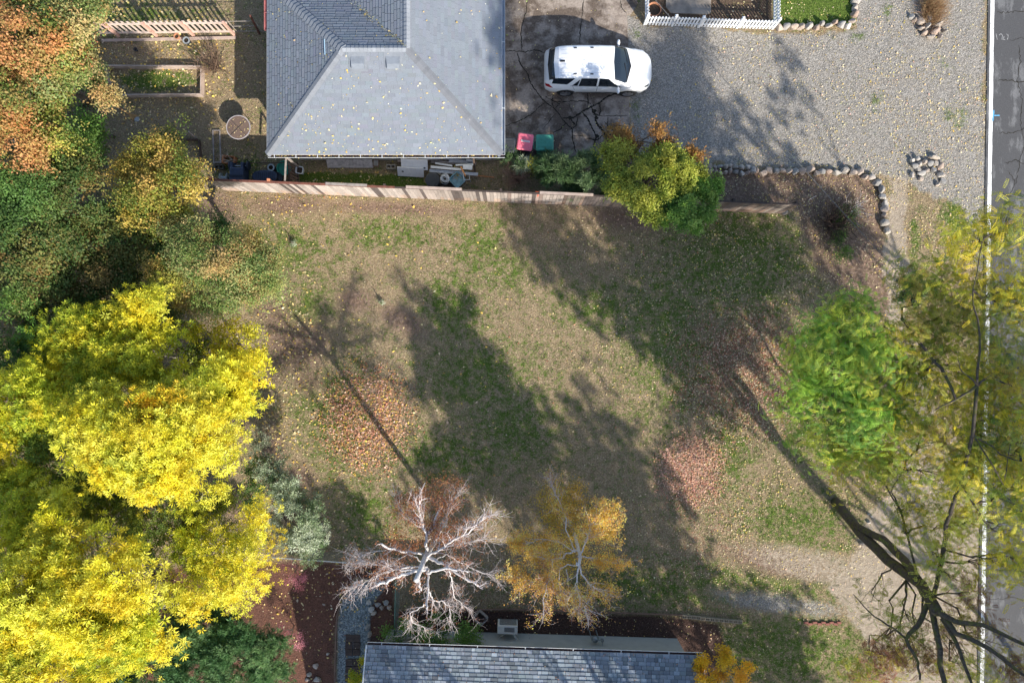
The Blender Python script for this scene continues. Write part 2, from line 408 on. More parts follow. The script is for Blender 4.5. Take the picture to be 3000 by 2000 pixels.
cr=[([(300,0),(290,90),(265,180),(240,270),(240,380),(250,460)],.03),([(815,0),(805,130),(785,280),(775,400)],.03),([(70,478),(160,470),(280,480),(360,462),(480,488)],.03),
([(205,480),(230,590),(290,660),(330,770),(400,870),(460,935),(545,1000),(650,1130),(710,1190),(715,1290),(745,1410)],.04),
([(520,930),(600,940),(700,930),(850,935),(880,960)],.035),([(1190,862),(1100,865),(1010,900),(960,950),(880,985),(800,1030),(720,1080),(620,1090)],.06),
([(880,985),(930,1060),(920,1100),(950,1160),(1000,1210),(1040,1300)],.08),([(800,1030),(850,1090),(890,1170),(930,1250),(920,1300),(900,1370)],.05),
([(930,1070),(1080,1065),(1220,1065)],.03),([(960,950),(970,1020),(960,1060),(900,1050)],.04),([(715,1250),(850,1255)],.025),([(1000,1240),(1100,1235),(1235,1250)],.04),
([(545,1000),(600,960),(460,890),(545,870)],.025),([(90,1160),(230,1110),(340,1050),(400,990),(460,940)],.03),([(440,1190),(560,1040)],.025),([(650,1130),(600,1190),(530,1220)],.03),
([(760,1070),(750,1150),(710,1190)],.035),([(690,1090),(720,1130),(740,1150)],.05),([(540,870),(520,930),(545,1000)],.03),([(850,850),(855,935),(850,990)],.035),
([(1000,1120),(1050,1170),(1090,1200),(1100,1250)],.035),([(845,1270),(940,1290),(1000,1235)],.05),([(1150,0),(1165,80),(1215,130)],.03),([(670,950),(720,1040)],.02),([(560,870),(620,930)],.02),([(1040,1070),(1030,1180)],.025)]
mb=MB()
for pts,w in cr: ribbon(mb,[(1450+a/3.136,b/3.136) for a,b in pts],w*1.35,.0165)
for (a,b,r) in ((905,1020,.14),(935,1250,.12),(1030,1260,.12),(690,1085,.10),(930,1085,.10),(650,1135,.05)):
    c=g(1450+a/3.136,b/3.136); n=11
    mb.add([(c.x+r*random.uniform(.5,1.1)*math.cos(2*PI*k/n),c.y+r*random.uniform(.5,1.1)*math.sin(2*PI*k/n),.0175) for k in range(n)],[tuple(range(n))])
o=mb.build('driveway_cracks',M_CRACK); o['kind']='structure'

# ---- road
def road_material():
    m,nt,b=nodes('asphalt'); p=geo_pos(nt)
    f=noise(nt,45,4,.7,p); st=noise(nt,.9,5,.65,p)
    base=ramp(nt,f,[(.3,(.045,.045,.047)),(.7,(.10,.10,.104))]); light=ramp(nt,f,[(.35,(.13,.13,.135)),(.7,(.30,.30,.30))])
    mp=nt.nodes.new('ShaderNodeMapping'); mp.inputs['Scale'].default_value=(1,.35,1); nt.links.new(p,mp.inputs['Vector'])
    wv=noise(nt,1.6,5,.7,mp.outputs[0])
    col=mix(nt,ramp(nt,wv,[(.53,0.),(.62,.6)]),base,light)
    nt.links.new(col,b.inputs['Base Color']); b.inputs['Roughness'].default_value=.85; bump(nt,f,.5,.008,b); return m
M_ROAD=road_material()
def rx(py): return 2909-(py/2000.0)*31      # painted line, photo x
RP=[(rx(-400)-14,-400),(rx(2400)-14,2400)]
a=g(*RP[0]); bq=g(*RP[1]); d=(a-bq).normalized(); s=Vector((d.y,-d.x,0))
mb=MB(); A=a+d*1500; B=bq-d*1500
mb.add([(A.x,A.y,.006),(B.x,B.y,.006),(B.x+s.x*8.2,B.y+s.y*8.2,.006),(A.x+s.x*8.2,A.y+s.y*8.2,.006),(A.x,A.y,-.1),(B.x,B.y,-.1)],[(0,1,2,3),(0,4,5,1)])
o=mb.build('road',M_ROAD); o['kind']='structure'
M_RLINE,nt,b=nodes('worn road paint'); f=noise(nt,9,6,.75,geo_pos(nt)); nt.links.new(ramp(nt,f,[(.36,(.22,.22,.22)),(.42,(.74,.74,.72)),(.7,(.84,.84,.82))]),b.inputs['Base Color']); b.inputs['Roughness'].default_value=.7
mb=MB(); 
q0=a+s*.10; q1=bq+s*.10; L=(q0-q1).length; n=260; vs=[]
q0=q0+d*10; q1=q1-d*10
for i in range(n+1):
    p=q0.lerp(q1,i/n); w=.17
    e1=random.uniform(-.008,.008); e2=random.uniform(-.008,.008)
    vs+=[(p.x+s.x*e1,p.y+s.y*e1,.0105),(p.x+s.x*(w+e2),p.y+s.y*(w+e2),.0105)]
mb.add(vs,[(2*i,2*i+2,2*i+3,2*i+1) for i in range(n)])
o=mb.build('road_line',M_RLINE); o['kind']='structure'
mb=MB()
rc=[([(2920,35),(2945,38),(2975,32),(3040,40)],.03),([(2922,236),(2950,236),(2985,240),(3060,236)],.035),([(2925,390),(2960,390),(3000,378),(3060,380)],.03),
([(2985,130),(2990,180),(2980,240),(2996,300),(2990,360),(3000,420),(2985,480),(2975,540)],.03),([(2945,480),(2970,470),(3000,478)],.035),([(2925,560),(2950,575),(2990,565)],.03),
([(3010,100),(3030,260),(3005,420),(3020,600)],.03),([(2950,500),(2975,530),(2960,570)],.03),([(2900,1700),(2950,1712),(3040,1690)],.02),([(2900,1755),(2960,1748),(3040,1770)],.02),([(2930,640),(2960,700),(3020,720)],.03),([(2960,120),(2990,110),(3030,118)],.02)]
for pts,w in rc: ribbon(mb,pts,w,.0105,jit=.05)
o=mb.build('road_cracks',M_CRACK); o['kind']='structure'
mb=MB(); M_BLUE=mat('blue paint',(.12,.38,.62),.7,var=.2)
ribbon(mb,[(2911,323),(2908,355)],.05,.0145,jit=.004,taper=False); ribbon(mb,[(2912,339),(2928,339)],.05,.0145,jit=.004,taper=False)
o=mb.build('survey_mark',M_BLUE); tag(o,'small blue spray-painted tee mark on the asphalt beside the white road line','paint mark')
mb=MB()
for pts in ([(2917,100),(2921,117)],[(2926,104),(2932,100),(2936,104),(2935,117)],[(2941,108),(2938,117),(2944,117)],[(2948,101),(2952,103),(2953,110),(2950,117)]):
    ribbon(mb,pts,.035,.0145,jit=.006,taper=False)
o=mb.build('chalk_mark',mat('faded chalk paint',(.3,.3,.3),.8,var=.4,scale=20)); tag(o,'faded white scribbled utility marking on the asphalt near the top of the road','paint mark')

# ================================================================ GRASS BLADES, LITTER
def kites(pos,ax,nr,L,W,name,mtl,cols,parent=None,kind=None,mid=.45,extra=None,solid_h=None):
    """N flat kite-shaped leaves: pos base, ax unit axis, nr unit normal; cols Nx3"""
    pos=np.asarray(pos,float); N_=len(pos)
    side=np.cross(nr,ax); side/=np.linalg.norm(side,axis=1,keepdims=True)+1e-9
    L=np.broadcast_to(L,(N_,))[:,None]; W=np.broadcast_to(W,(N_,))[:,None]
    up=nr*(W*.25)
    V4=np.stack([pos,pos+ax*L*mid-side*W/2+up,pos+ax*L,pos+ax*L*mid+side*W/2+up],1).reshape(-1,3)
    me=bpy.data.meshes.new(name); me.vertices.add(N_*4); me.vertices.foreach_set('co',V4.astype(np.float32).reshape(-1))
    me.loops.add(N_*4); me.loops.foreach_set('vertex_index',np.arange(N_*4,dtype=np.int32))
    me.polygons.add(N_); me.polygons.foreach_set('loop_start',np.arange(0,N_*4,4,dtype=np.int32))
    me.update(calc_edges=True)
    at=me.color_attributes.new('col','FLOAT_COLOR','POINT')
    c4=np.concatenate([np.clip(cols,0,1),np.ones((N_,1))],1); at.data.foreach_set('color',np.repeat(c4,4,axis=0).astype(np.float32).reshape(-1))
    me.materials.append(mtl)
    o=bpy.data.objects.new(name,me); C.objects.link(o)
    if parent is not None:
        o.parent=parent; o.matrix_parent_inverse=Matrix.Translation(-parent.location)
    if kind: o['kind']=kind
    return o
def zat(x,y):
    ix=np.clip(np.searchsorted(GX,x)-1,0,nx-2); iy=np.clip(np.searchsorted(GY,y)-1,0,ny-2)
    return zz[iy,ix]
def palette(n,pal,jit=.18,w=None):
    pal=np.array(pal); k=rng.choice(len(pal),n,p=w); c=pal[k]*(1+rng.normal(0,jit,(n,1)))*(1+rng.normal(0,jit*.3,(n,3)))
    return np.clip(c,0.004,.95)
def unit(a): return a/(np.linalg.norm(a,axis=1,keepdims=True)+1e-9)
def covered(px,py):
    """under houses, slab, road"""
    h1=(px>845)&(px<1465)&(py<455); h2=(px>1110)&(px<2010)&(py>1870)
    return h1|h2|(px>rx(py)-14)|inpoly(px,py,P_DRIVE)
nb=420000
x=rng.uniform(-22.8,20.8,nb); y=rng.uniform(-15.2,15.2,nb); px=1500+x/.015; py=1000-y/.015
mk=masks(px,py,x,y); gr,di,gv,sa,mu,gp,re,ga=mk
f1=vnoise(x,y,.33,41,.6,3); f2=vnoise(x,y,1.1,42,.6,3)
gm=gr+(f1-.5)*1.9+(f2-.5)*1.5
bare=np.clip(di*.85+gv*.93+sa*.97+mu+gp+re+ga*.9,0,1)-np.where(gr>.6,gm*.6,0)
keep=(rng.random(nb)>bare)&~covered(px,py)&(rng.random(nb)<.35+.8*f1)
x,y,gm,gr=x[keep],y[keep],gm[keep],gr[keep]; n=len(x)
isg=rng.random(n)<sstep(.35,.8,gm)
az=rng.uniform(0,2*PI,n); tilt=np.where(isg,rng.uniform(.2,1.2,n),rng.uniform(.7,1.45,n))
ax=np.stack([np.cos(az)*np.sin(tilt),np.sin(az)*np.sin(tilt),np.cos(tilt)],-1)
nr=np.stack([-np.cos(az)*np.cos(tilt),-np.sin(az)*np.cos(tilt),np.sin(tilt)],-1)
L=np.where(isg,rng.uniform(.05,.12,n),rng.uniform(.05,.13,n)); W=np.where(isg,rng.uniform(.012,.026,n),rng.uniform(.008,.02,n))
cgx=palette(n,[(.13,.21,.035),(.18,.27,.06),(.09,.15,.03),(.25,.30,.09)],.25); cdx=palette(n,[(.48,.38,.24),(.34,.26,.155),(.60,.49,.33),(.20,.145,.09),(.36,.33,.13)],.22)
cc=np.where(isg[:,None],cgx,cdx)
o=kites(np.stack([x,y,zat(x,y)-.003],-1),ax,nr,L,W,'lawn_grass',M_BLADE,cc); o['kind']='stuff'; tag(o,'short patchy lawn, half green and half dry tan','grass')

def litter(name,label,pts,size,pal,w=None,z=None,jit=.15,lift=.035,cat='fallen leaves',parent=None,nrm=None):
    n=len(pts); az=rng.uniform(0,2*PI,n); t=rng.normal(0,.35,n)
    ax=np.stack([np.cos(az)*np.cos(t),np.sin(az)*np.cos(t),np.sin(t)],-1)
    nr=unit(np.stack([rng.normal(0,.35,n),rng.normal(0,.35,n),np.ones(n)],-1)); 
    if nrm is not None:
        nv=np.array(nrm,float); nr=unit(np.tile(nv,(n,1))+rng.normal(0,.12,(n,3))); ax=unit(ax-nr*(ax*nr).sum(1)[:,None])
    nr=unit(nr-ax*(nr*ax).sum(1)[:,None])
    zb=zat(pts[:,0],pts[:,1])+rng.uniform(.012,lift,n) if z is None else np.broadcast_to(z,(n,))
    L=size[0]*.6+(size[1]*1.05-size[0]*.6)*rng.random(n)**2; W=L*rng.uniform(.35,.75,n)
    o=kites(np.stack([pts[:,0],pts[:,1],zb],-1),ax,nr,L,W,name,M_LITTER,palette(n,pal,jit,w))
    o['kind']='stuff'; tag(o,label,cat); return o
def gpts(n,dens,box=(0,3000,0,2000)):
    px=rng.uniform(box[0],box[1],n); py=rng.uniform(box[2],box[3],n); x=(px-1500)*.015; y=(1000-py)*.015
    k=(rng.random(n)<dens(px,py,x,y)); return np.stack([x[k],y[k]],-1)
nocov=lambda px,py: ~covered(px,py)
Y1=(.74,.58,.22); Y2=(.76,.64,.34); Y3=(.80,.56,.12); T1=(.72,.60,.40); R1=(.42,.17,.10); R2=(.62,.32,.20); R3=(.22,.10,.065); P1=(.74,.48,.36)
def dens_r(px,py,x,y):
    f=vnoise(x,y,1.0,51,.6,3)
    d=.03+.9*ell(px,py,2500,560,330,130,10)+.55*ell(px,py,2350,900,320,330,0)+.45*ell(px,py,2300,1400,330,330,0,3)+.35*ell(px,py,2050,850,400,330,0,3)+.75*ell(px,py,2800,400,140,330)+.35*ell(px,py,2400,200,330,330)+.4*ell(px,py,2750,1000,300,900,0,3)+.15*ell(px,py,1950,1700,500,330,0,3)
    return np.clip(d*(.1+1.9*sstep(.3,.7,f)),0,1)*nocov(px,py)
litter('fallen_yellow_leaves','thin scatter of small pale yellow leaves over gravel and lawn near the road',gpts(70000,dens_r,(1500,2900,0,2000)),(.045,.095),[Y2,Y1,T1,Y3,P1],[.32,.2,.28,.1,.1])
def dens_l(px,py,x,y):
    f=vnoise(x,y,.8,52,.6,3)
    d=.06+.9*ell(px,py,480,180,260,220,0,4)+.6*ell(px,py,650,500,200,60,0,4)+.5*ell(px,py,800,560,200,80)+.55*ell(px,py,820,1050,110,350,0,3)+.35*ell(px,py,900,1400,250,300)+.12*ell(px,py,900,1800,300,250,0,4)+.25*ell(px,py,1000,520,300,60)
    return np.clip(d*(.3+1.4*f),0,1)*nocov(px,py)
litter('fallen_ash_leaves','long yellow and orange leaves dropped over the back yard beside the left trees',gpts(38000,dens_l,(250,1500,0,2000)),(.07,.15),[Y1,Y3,Y2,(.55,.33,.1),T1],[.35,.2,.2,.1,.15])
def pile(cx,cy,rx_,ry_,k=3): 
    return lambda px,py,x,y: ell(px,py,cx,cy,rx_,ry_,0,k)*(.3+1.2*vnoise(x,y,.5,53,.6,3))
litter('orange_leaf_patch','dense patch of orange and rusty birch leaves on the lawn above the bare birch',gpts(34000,pile(1075,1225,120,140,4),(880,1300,1000,1450)),(.06,.13),[R2,(.55,.3,.12),P1,R1,Y3],[.3,.2,.2,.2,.1])
litter('pink_leaf_patch','round dense patch of reddish pink fallen leaves on the lawn above the golden birch',gpts(42000,pile(2022,1375,92,98,4),(1850,2200,1220,1560)),(.05,.10),[R2,P1,R1,(.6,.33,.25)],[.3,.35,.15,.2])
litter('brown_leaf_patch','wide patch of brown and red leaves in dappled shade left of the green feathery tree',gpts(42000,pile(2190,1090,190,170),(1950,2450,880,1330)),(.045,.095),[R3,R1,P1,T1,R2],[.3,.25,.15,.15,.15])
litter('rusty_leaf_trail','brown leaves trailing over the shaded lawn below the pink patch',gpts(9000,pile(2060,1540,130,150,2),(1850,2300,1400,1800)),(.04,.08),[R3,R1,T1,P1])
def dens_o(px,py,x,y): return np.clip(.55*ell(px,py,1400,1650,500,220,0,3)+.3*ell(px,py,1700,1000,330,300,0,3)+.5*ell(px,py,1350,600,500,30,2)+.5*ell(px,py,1700,1840,600,50,0,4)+.9*ell(px,py,2000,640,200,80),0,1)*nocov(px,py)*.55
litter('scattered_brown_leaves','sparse tan and orange leaves over the middle lawn and mulch',gpts(18000,dens_o,(700,2500,500,2000)),(.045,.10),[T1,P1,R2,(.6,.38,.15),R1])
# dried leaves on the slab
litter('driveway_leaves','few yellow leaves lying on the cracked concrete driveway',np.array([tuple(g(random.uniform(1475,1840),random.uniform(0,450))[:2]) for _ in range(260)]),(.04,.09),[Y1,T1,Y2,(.35,.4,.12)],z=.022)
# ================================================================ HOUSES
M_SHING=colmat('shingle',.9,0,.25,vary=.16)
def clip(poly,ax,lim,keep_less):
    out=[]; n=len(poly)
    for i in range(n):
        a=poly[i]; b=poly[(i+1)%n]; ia=(a[ax]<=lim)==keep_less or a[ax]==lim; ib=(b[ax]<=lim)==keep_less or b[ax]==lim
        if ia: out.append(a)
        if ia!=ib:
            t=(lim-a[ax])/(b[ax]-a[ax]); out.append((a[0]+t*(b[0]-a[0]),a[1]+t*(b[1]-a[1])))
    return out
def shingled(name,parent,corners,e0,e1,course=.145,tab=.33,base=(.3,.33,.37),jit=.06,butt=.014,lab=None,gap=.006,joff=.5):
    """corners: 3D convex polygon of a roof plane; e0->e1 the eave direction; slope goes up from it"""
    corners=[Vector(c) for c in corners]; e0=Vector(e0); e1=Vector(e1)
    u=(e1-e0).normalized(); n=None
    a,b,c=corners[0],corners[1],corners[2]; n=(b-a).cross(c-a).normalized()
    if n.z<0: n=-n
    v=n.cross(u); 
    if v.z<0: v=-v
    P=[((c-e0).dot(u),(c-e0).dot(v)) for c in corners]
    smin=min(p[1] for p in P); smax=max(p[1] for p in P)
    mb=MB(); cols=[]; k=0; s=smin
    while s<smax-1e-3:
        band=clip(clip(P,1,s,False),1,s+course,True)
        if len(band)>=3:
            x=min(p[0] for p in band)-random.random()*tab; xm=max(p[0] for p in band)
            while x<xm:
                w=tab*random.uniform(1-joff*.6,1+joff*.6)
                q=clip(clip(band,0,x+gap/2,False),0,x+w-gap/2,True)
                if len(q)>=3:
                    bt=butt*random.uniform(.7,1.4)
                    br=1+random.gauss(0,jit); col=tuple(max(.01,cc*br*(1+random.gauss(0,.015))) for cc in base)+(1,)
                    top=[e0+u*p[0]+v*p[1]+n*(.004+bt*(1-(p[1]-s)/course)) for p in q]
                    m=len(q); ar=sum(q[i][0]*q[(i+1)%m][1]-q[(i+1)%m][0]*q[i][1] for i in range(m))
                    i0=len(mb.v); f=tuple(range(m)); 
                    nn=(top[1]-top[0]).cross(top[2]-top[0])
                    mb.add(top,[f if nn.dot(n)>0 else f[::-1]]); cols.append(col)
                    lo=[i for i in range(m) if abs(q[i][1]-s)<1e-5]
                    if len(lo)==2:
                        A=top[lo[0]];B=top[lo[1]]; mb.add([A,B,B-n*(bt+.004),A-n*(bt+.004)],[(0,1,2,3)]); cols.append(tuple(c*.8 for c in col[:3])+(1,))
                x+=w
        s+=course; k+=1
    deck=[c-n*.004 for c in corners]; mb.add(deck,[tuple(range(len(deck)))]); cols.append(tuple(x*.35 for x in base)+(1,))
    mb.v=[tuple(Vector(v)-parent.location) for v in mb.v]
    o=mb.build(name,M_SHING,parent,cols=cols)
    if lab: o['label']=lab
    return o
def hipcap(name,parent,A,B,n1,n2,base,step=.16,w=.16,thick=.02,jit=.05):
    A=Vector(A)-parent.location; B=Vector(B)-parent.location; d=(B-A); L=d.length; d.normalize(); n1=Vector(n1).normalized(); n2=Vector(n2).normalized()
    up=(n1+n2).normalized(); s1=n1.cross(d); s2=n2.cross(d)
    if s1.dot(n2)>0: s1=-s1
    if s2.dot(n1)>0: s2=-s2
    mb=MB(); cols=[]; t=0
    while t<L:
        br=1+random.gauss(0,jit); c=tuple(x*br for x in base)+(1,)
        a=A+d*t; b=A+d*min(L,t+step*1.25)
        h0=.022+thick; h1=.022
        vs=[a+up*h0+s1*w,a+up*h0,a+up*h0+s2*w,b+up*h1+s1*w,b+up*h1,b+up*h1+s2*w,a+s1*w,a,a+s2*w]
        vs=[v+up*.004 for v in vs]
        mb.add(vs,[(0,1,4,3),(1,2,5,4),(0,6,7,1),(1,7,8,2)]); cols+= [c,c,tuple(x*.7 for x in c[:3])+(1,),tuple(x*.7 for x in c[:3])+(1,)]
        t+=step
    return mb.build(name,M_SHING,parent,cols=cols)
EH=2.7; RH=4.5
XW,XE,YS=-9.79,-.41,7.47; YR=10.94; XR=-3.93; XH=-6.34; YN=14.41; XV=-7.40; YT=26.0
H1=empty('upper_house',(-5.0,12.0,0),'pale walled single storey house with blue grey hipped shingle roof and scattered yellow leaves','house')
SB=(.19,.212,.245)
sh=lambda *a,**k: shingled('roof_slope',H1,*a,**k)
sh([(XW,YS,EH),(XE,YS,EH),(XR,YR,RH),(XH,YR,RH)],(XW,YS,EH),(XE,YS,EH),base=SB,jit=.035,butt=.008,gap=.004)
sh([(XE,YS,EH),(XE,YT,EH),(XR,YT,RH),(XR,YR,RH)],(XE,YS,EH),(XE,YT,EH),base=SB,jit=.035,butt=.008,gap=.004)
sh([(XW,YN,EH),(XW,YS,EH),(XH,YR,RH)],(XW,YN,EH),(XW,YS,EH),base=SB,jit=.05,butt=.016,gap=.012)
sh([(XV,YN,EH),(XW,YN,EH),(XH,YR,RH),(XR,YR,RH)],(XV,YN,EH),(XW,YN,EH),base=SB,jit=.05,butt=.016,gap=.012)
sh([(XV,YT,EH),(XV,YN,EH),(XR,YR,RH),(XR,YT,RH)],(XV,YT,EH),(XV,YN,EH),base=SB,jit=.05,butt=.016,gap=.012)
nS=(0,-.46,.89); nE=(.46,0,.89); nW=(-.46,0,.89); nN=(0,.46,.89)
hipcap('hip_cap',H1,(XW,YS,EH),(XH,YR,RH),nS,nW,(.21,.225,.25)); hipcap('hip_cap',H1,(XE,YS,EH),(XR,YR,RH),nS,nE,(.165,.175,.195),thick=.008)
hipcap('hip_cap',H1,(XW,YN,EH),(XH,YR,RH),nW,nN,(.20,.22,.25),thick=.035,w=.2,step=.2); hipcap('ridge_cap',H1,(XH,YR,RH),(XR,YR,RH),nS,nN,(.24,.26,.29),w=.14)
hipcap('ridge_cap',H1,(XR,YT,RH),(XR,YR,RH),nE,nW,(.24,.26,.29),w=.14)
M_SIDE=mat('painted siding',(.50,.51,.49),.7,var=.08,scale=3); M_WHITE=mat('white trim paint',(.74,.76,.77),.5,var=.08)
M_GUT=mat('brown gutter',(.10,.055,.05),.6,var=.3,scale=12); M_PINKG=mat('faded red gutter',(.38,.13,.13),.6,var=.2)
M_METALG=mat('grey gutter metal',(.36,.40,.45),.45,.3,var=.15)
l1=H1.location
mb=MB(); w0=.5
Z=lambda x,y,z: (x-l1.x,y-l1.y,z-l1.z)
def wallpiece(mb,x0,x1,y0,y1,z0,z1): mb.box(Z((x0+x1)/2,(y0+y1)/2,(z0+z1)/2),(x1-x0,y1-y0,z1-z0))
wallpiece(mb,XW+w0,XE-w0,YS+w0,YS+w0+.15,0,EH+.05); wallpiece(mb,XE-w0-.15,XE-w0,YS+w0+.15,YT-1,0,EH+.05)
wallpiece(mb,XW+w0,XW+w0+.15,YS+w0+.15,YN-w0,0,EH+.05); wallpiece(mb,XW+w0+.15,XV+w0,YN-w0-.15,YN-w0,0,EH+.05); wallpiece(mb,XV+w0,XV+w0+.15,YN-w0,YT-1,0,EH+.05)
for i in range(int((EH)/.2)):
    zz_=i*.2+.2; mb.box(Z((XW+XE)/2,YS+w0-.006,zz_-.015),(XE-XW-2*w0+.01,.012,.03))
mb.build('wall',M_SIDE,H1)
mb=MB(); mb.box(Z((XW+XE)/2,YS+.26,EH-.02),(XE-XW-.04,.5,.03)); mb.box(Z(XE-.26,(YS+YT)/2+.26,EH-.02),(.5,YT-YS-.55,.03)); mb.box(Z(XW+.26,(YS+YN)/2+.25,EH-.02),(.5,YN-YS-.52,.03))
mb.build('soffit',M_WHITE,H1)
# gutters : U channel
def gutter(name,parent,A,B,out,mi,mo,w=.125,h=.10,hang=.9,hm=None):
    A=Vector(A)-parent.location; B=Vector(B)-parent.location; d=(B-A).normalized(); out=Vector(out); up=Vector((0,0,1))
    pr=[(0,0),(0,-h),(w*.75,-h),(w,-.02),(w,0),(w-.012,0),(w*.72,-h+.01),(.01,-h+.01),(.01,0)]
    mb=MB(); vs=[P+out*a+up*b for P in (A,B) for a,b in pr]; n=len(pr); 
    for i in range(n):
        j=(i+1)%n; mb.add([vs[i],vs[j],vs[n+j],vs[n+i]],[(0,1,2,3)],0 if i in (5,6,7) else 1)
    for P in (A,B): mb.add([P,P-up*h,P+out*w*.75-up*h,P+out*w],[(0,1,2,3)],1)
    L=(B-A).length; k=int(L/hang)
    for i in range(k+1):
        p=A+d*(L*(i+.3)/(k+1)); mb.bar(p+up*.004,p+out*(w+.002)+up*.004,.022,.006,mi=1)
    return mb.build(name,[mi,mo],parent)
gutter('gutter',H1,(XW+.03,YS-.005,EH-.005),(XE+.12,YS-.005,EH-.005),(0,-1,0),M_GUT,M_WHITE)
gutter('gutter',H1,(XE+.005,YT,EH-.005),(XE+.005,YS-.0,EH-.005),(1,0,0),M_METALG,M_WHITE,hang=3)
gutter('gutter',H1,(XW-.005,YN+2,EH-.005),(XW-.005,12.45,EH-.005),(-1,0,0),M_PINKG,M_PINKG,hang=1.2)
mb=MB(); mb.box(Z(XW-.006,(YS+12.45)/2,EH-.03),(.012,12.45-YS,.12)); mb.build('fascia',mat('grey fascia',(.20,.215,.235),.7),H1)
# leaf mush in the gutter
# roof vents on south slope
sl=(RH-EH)/(YR-YS)
for px,py in ((1052,196),(1155,196)):
    y=g(px,py,3.9).y; x=g(px,py,4.1).x; 
    z=EH+(y-YS)*sl; ang=math.atan(sl); R=Matrix.Rotation(ang,3,'X')
    mb=MB(); c=Vector((x,y,z)); hw=.24
    P=lambda a,b,h: tuple(c+R@Vector((a,b,h))-l1)
    mb.add([P(-hw,-.20,.01),P(hw,-.20,.01),P(hw,-.20,.13),P(-hw,-.20,.13),P(-hw-.04,.25,.012),P(hw+.04,.25,.012),P(-hw,-.02,.13),P(hw,-.02,.13)],
           [(0,1,2,3),(3,2,7,6),(6,7,5,4),(0,3,6,4),(1,5,7,2)])
    v=mb.build('roof_vent',mat('vent hood',(.20,.225,.26),.8,var=.1),H1)
    mb=MB(); mb.add([P(-hw-.1,-.3,.022),P(hw+.1,-.3,.022),P(hw+.1,.42,.022),P(-hw-.1,.42,.022)],[(0,1,2,3)]); mb.build('flashing',mat('flashing',(.185,.205,.235),.85,var=.1),v)
slW=(RH-EH)/(XH-XW); mb=MB()
p0=g(955,122,3.9); p1=g(957,168,3.9); zf=lambda x: EH+(x-XW)*slW+.04
mb.tube([Z(p0.x,p0.y,zf(p0.x)),Z(p1.x,p1.y,zf(p1.x))],.017,6); mb.build('roof_pipe',mat('pale blue pipe',(.35,.52,.66),.4),H1)
# leaves lying on the slopes
def roof_leaves(n,f,nrm,reg,size=(.05,.11)):
    pts=[];zs=[]
    while len(pts)<n:
        p=reg(); 
        if p is None: continue
        z=f(p[0],p[1]); pts.append(p); zs.append(z+.035)
    return np.array(pts),np.array(zs),nrm
def rS():
    y=YS+(YR-YS)*(1-random.random()**.6)*.98; x=random.uniform(XW,XE); k=(y-YS)
    return (x,y) if XW+k<x<XE-k else None
def rE():
    x=XE-random.random()**1.5*3.4; y=random.uniform(YS,15); return (x,y) if y-YS>XE-x else None
def rW():
    x=XW+random.random()*3.4; y=random.uniform(YS,YN); k=x-XW; return (x,y) if YS+k<y<YN-k else None
def rN():
    y=random.uniform(YR,YN); x=random.uniform(-9,XR); k=y-YR; return (x,y) if XH-k<x<XR-k*1.0 else None
def rV():
    t=random.random()*3.3; return (XR-t+random.gauss(0,.07)+.03,YR+t+random.gauss(0,.07))
for nm,lab,(pts,zs,nr_) in (
  ('roof_leaves','scattered yellow leaves on the sunny south slope of the upper roof',roof_leaves(230,lambda x,y:EH+(y-YS)*sl,nS,rS)),
  ('roof_leaves','few yellow leaves on the east slope of the upper roof',roof_leaves(60,lambda x,y:EH+(XE-x)*sl,nE,rE)),
  ('roof_leaves','yellow leaves on the shaded west slope of the upper roof',roof_leaves(80,lambda x,y:EH+(x-XW)*sl,nW,rW)),
  ('roof_leaves','yellow leaves on the north facing slope of the upper roof',roof_leaves(30,lambda x,y:RH-(y-YR)*sl,nN,rN)),
  ('valley_leaves','yellow leaves gathered in the roof valley',roof_leaves(190,lambda x,y:RH-(y-YR)*sl+.045,(-.3,.3,.9),rV))):
    litter(nm,lab,pts,(.05,.115),[Y1,Y2,Y3,(.8,.75,.5)],z=zs,nrm=nr_)
pts=np.array([(random.uniform(XW+.1,XE-.1),YS-.06+random.uniform(-.04,.05)) for _ in range(420)])
litter('gutter_leaves','dead leaves packed in the brown gutter',pts,(.04,.09),[Y3,Y1,(.3,.16,.08),(.2,.12,.06),(.35,.33,.08)],z=np.full(420,EH-.05)+rng.uniform(-.02,.03,420))

# ---- lower house
EL=2.7; A0=g(1076,1888,EL); B0=g(2058,1919,EL); u=(B0-A0).normalized(); vv=Vector((u.y,-u.x,0))   # vv points south (up-slope)
H2=empty('lower_house',(A0+u*6+vv*3)*1.0-Vector((0,0,EL)),'grey walled house with pale blue grey dimensional shingles at the bottom edge','house')
l2=H2.location; pt=.36; W2=4.5
P=lambda a,b,z: A0+u*a+vv*b+Vector((0,0,z-EL))
L2=(B0-A0).length
def side(z): return z
shingled('roof_slope',H2,[P(0,0,EL),P(L2,0,EL),P(L2,W2,EL+W2*pt),P(0,W2,EL+W2*pt)],A0,B0,base=(.23,.265,.30),jit=.20,butt=.02,tab=.22,course=.15,gap=.014,joff=.7)
shingled('roof_slope',H2,[P(0,2*W2,EL),P(L2,2*W2,EL),P(L2,W2,EL+W2*pt),P(0,W2,EL+W2*pt)],P(L2,2*W2,EL),P(0,2*W2,EL),base=(.23,.265,.30),jit=.20,butt=.02,tab=.22,course=.15,gap=.014,joff=.7)
M_SIDE2=mat('grey siding',(.36,.37,.355),.75,var=.08,scale=3)
mb=MB(); Rz=Matrix.Rotation(math.atan2(u.y,u.x),3,'Z')
def bx2(a0,a1,b0,b1,z0,z1,mi=0):
    c=P((a0+a1)/2,(b0+b1)/2,(z0+z1)/2)-l2; mb.box(c,(a1-a0,b1-b0,z1-z0),Rz,mi)
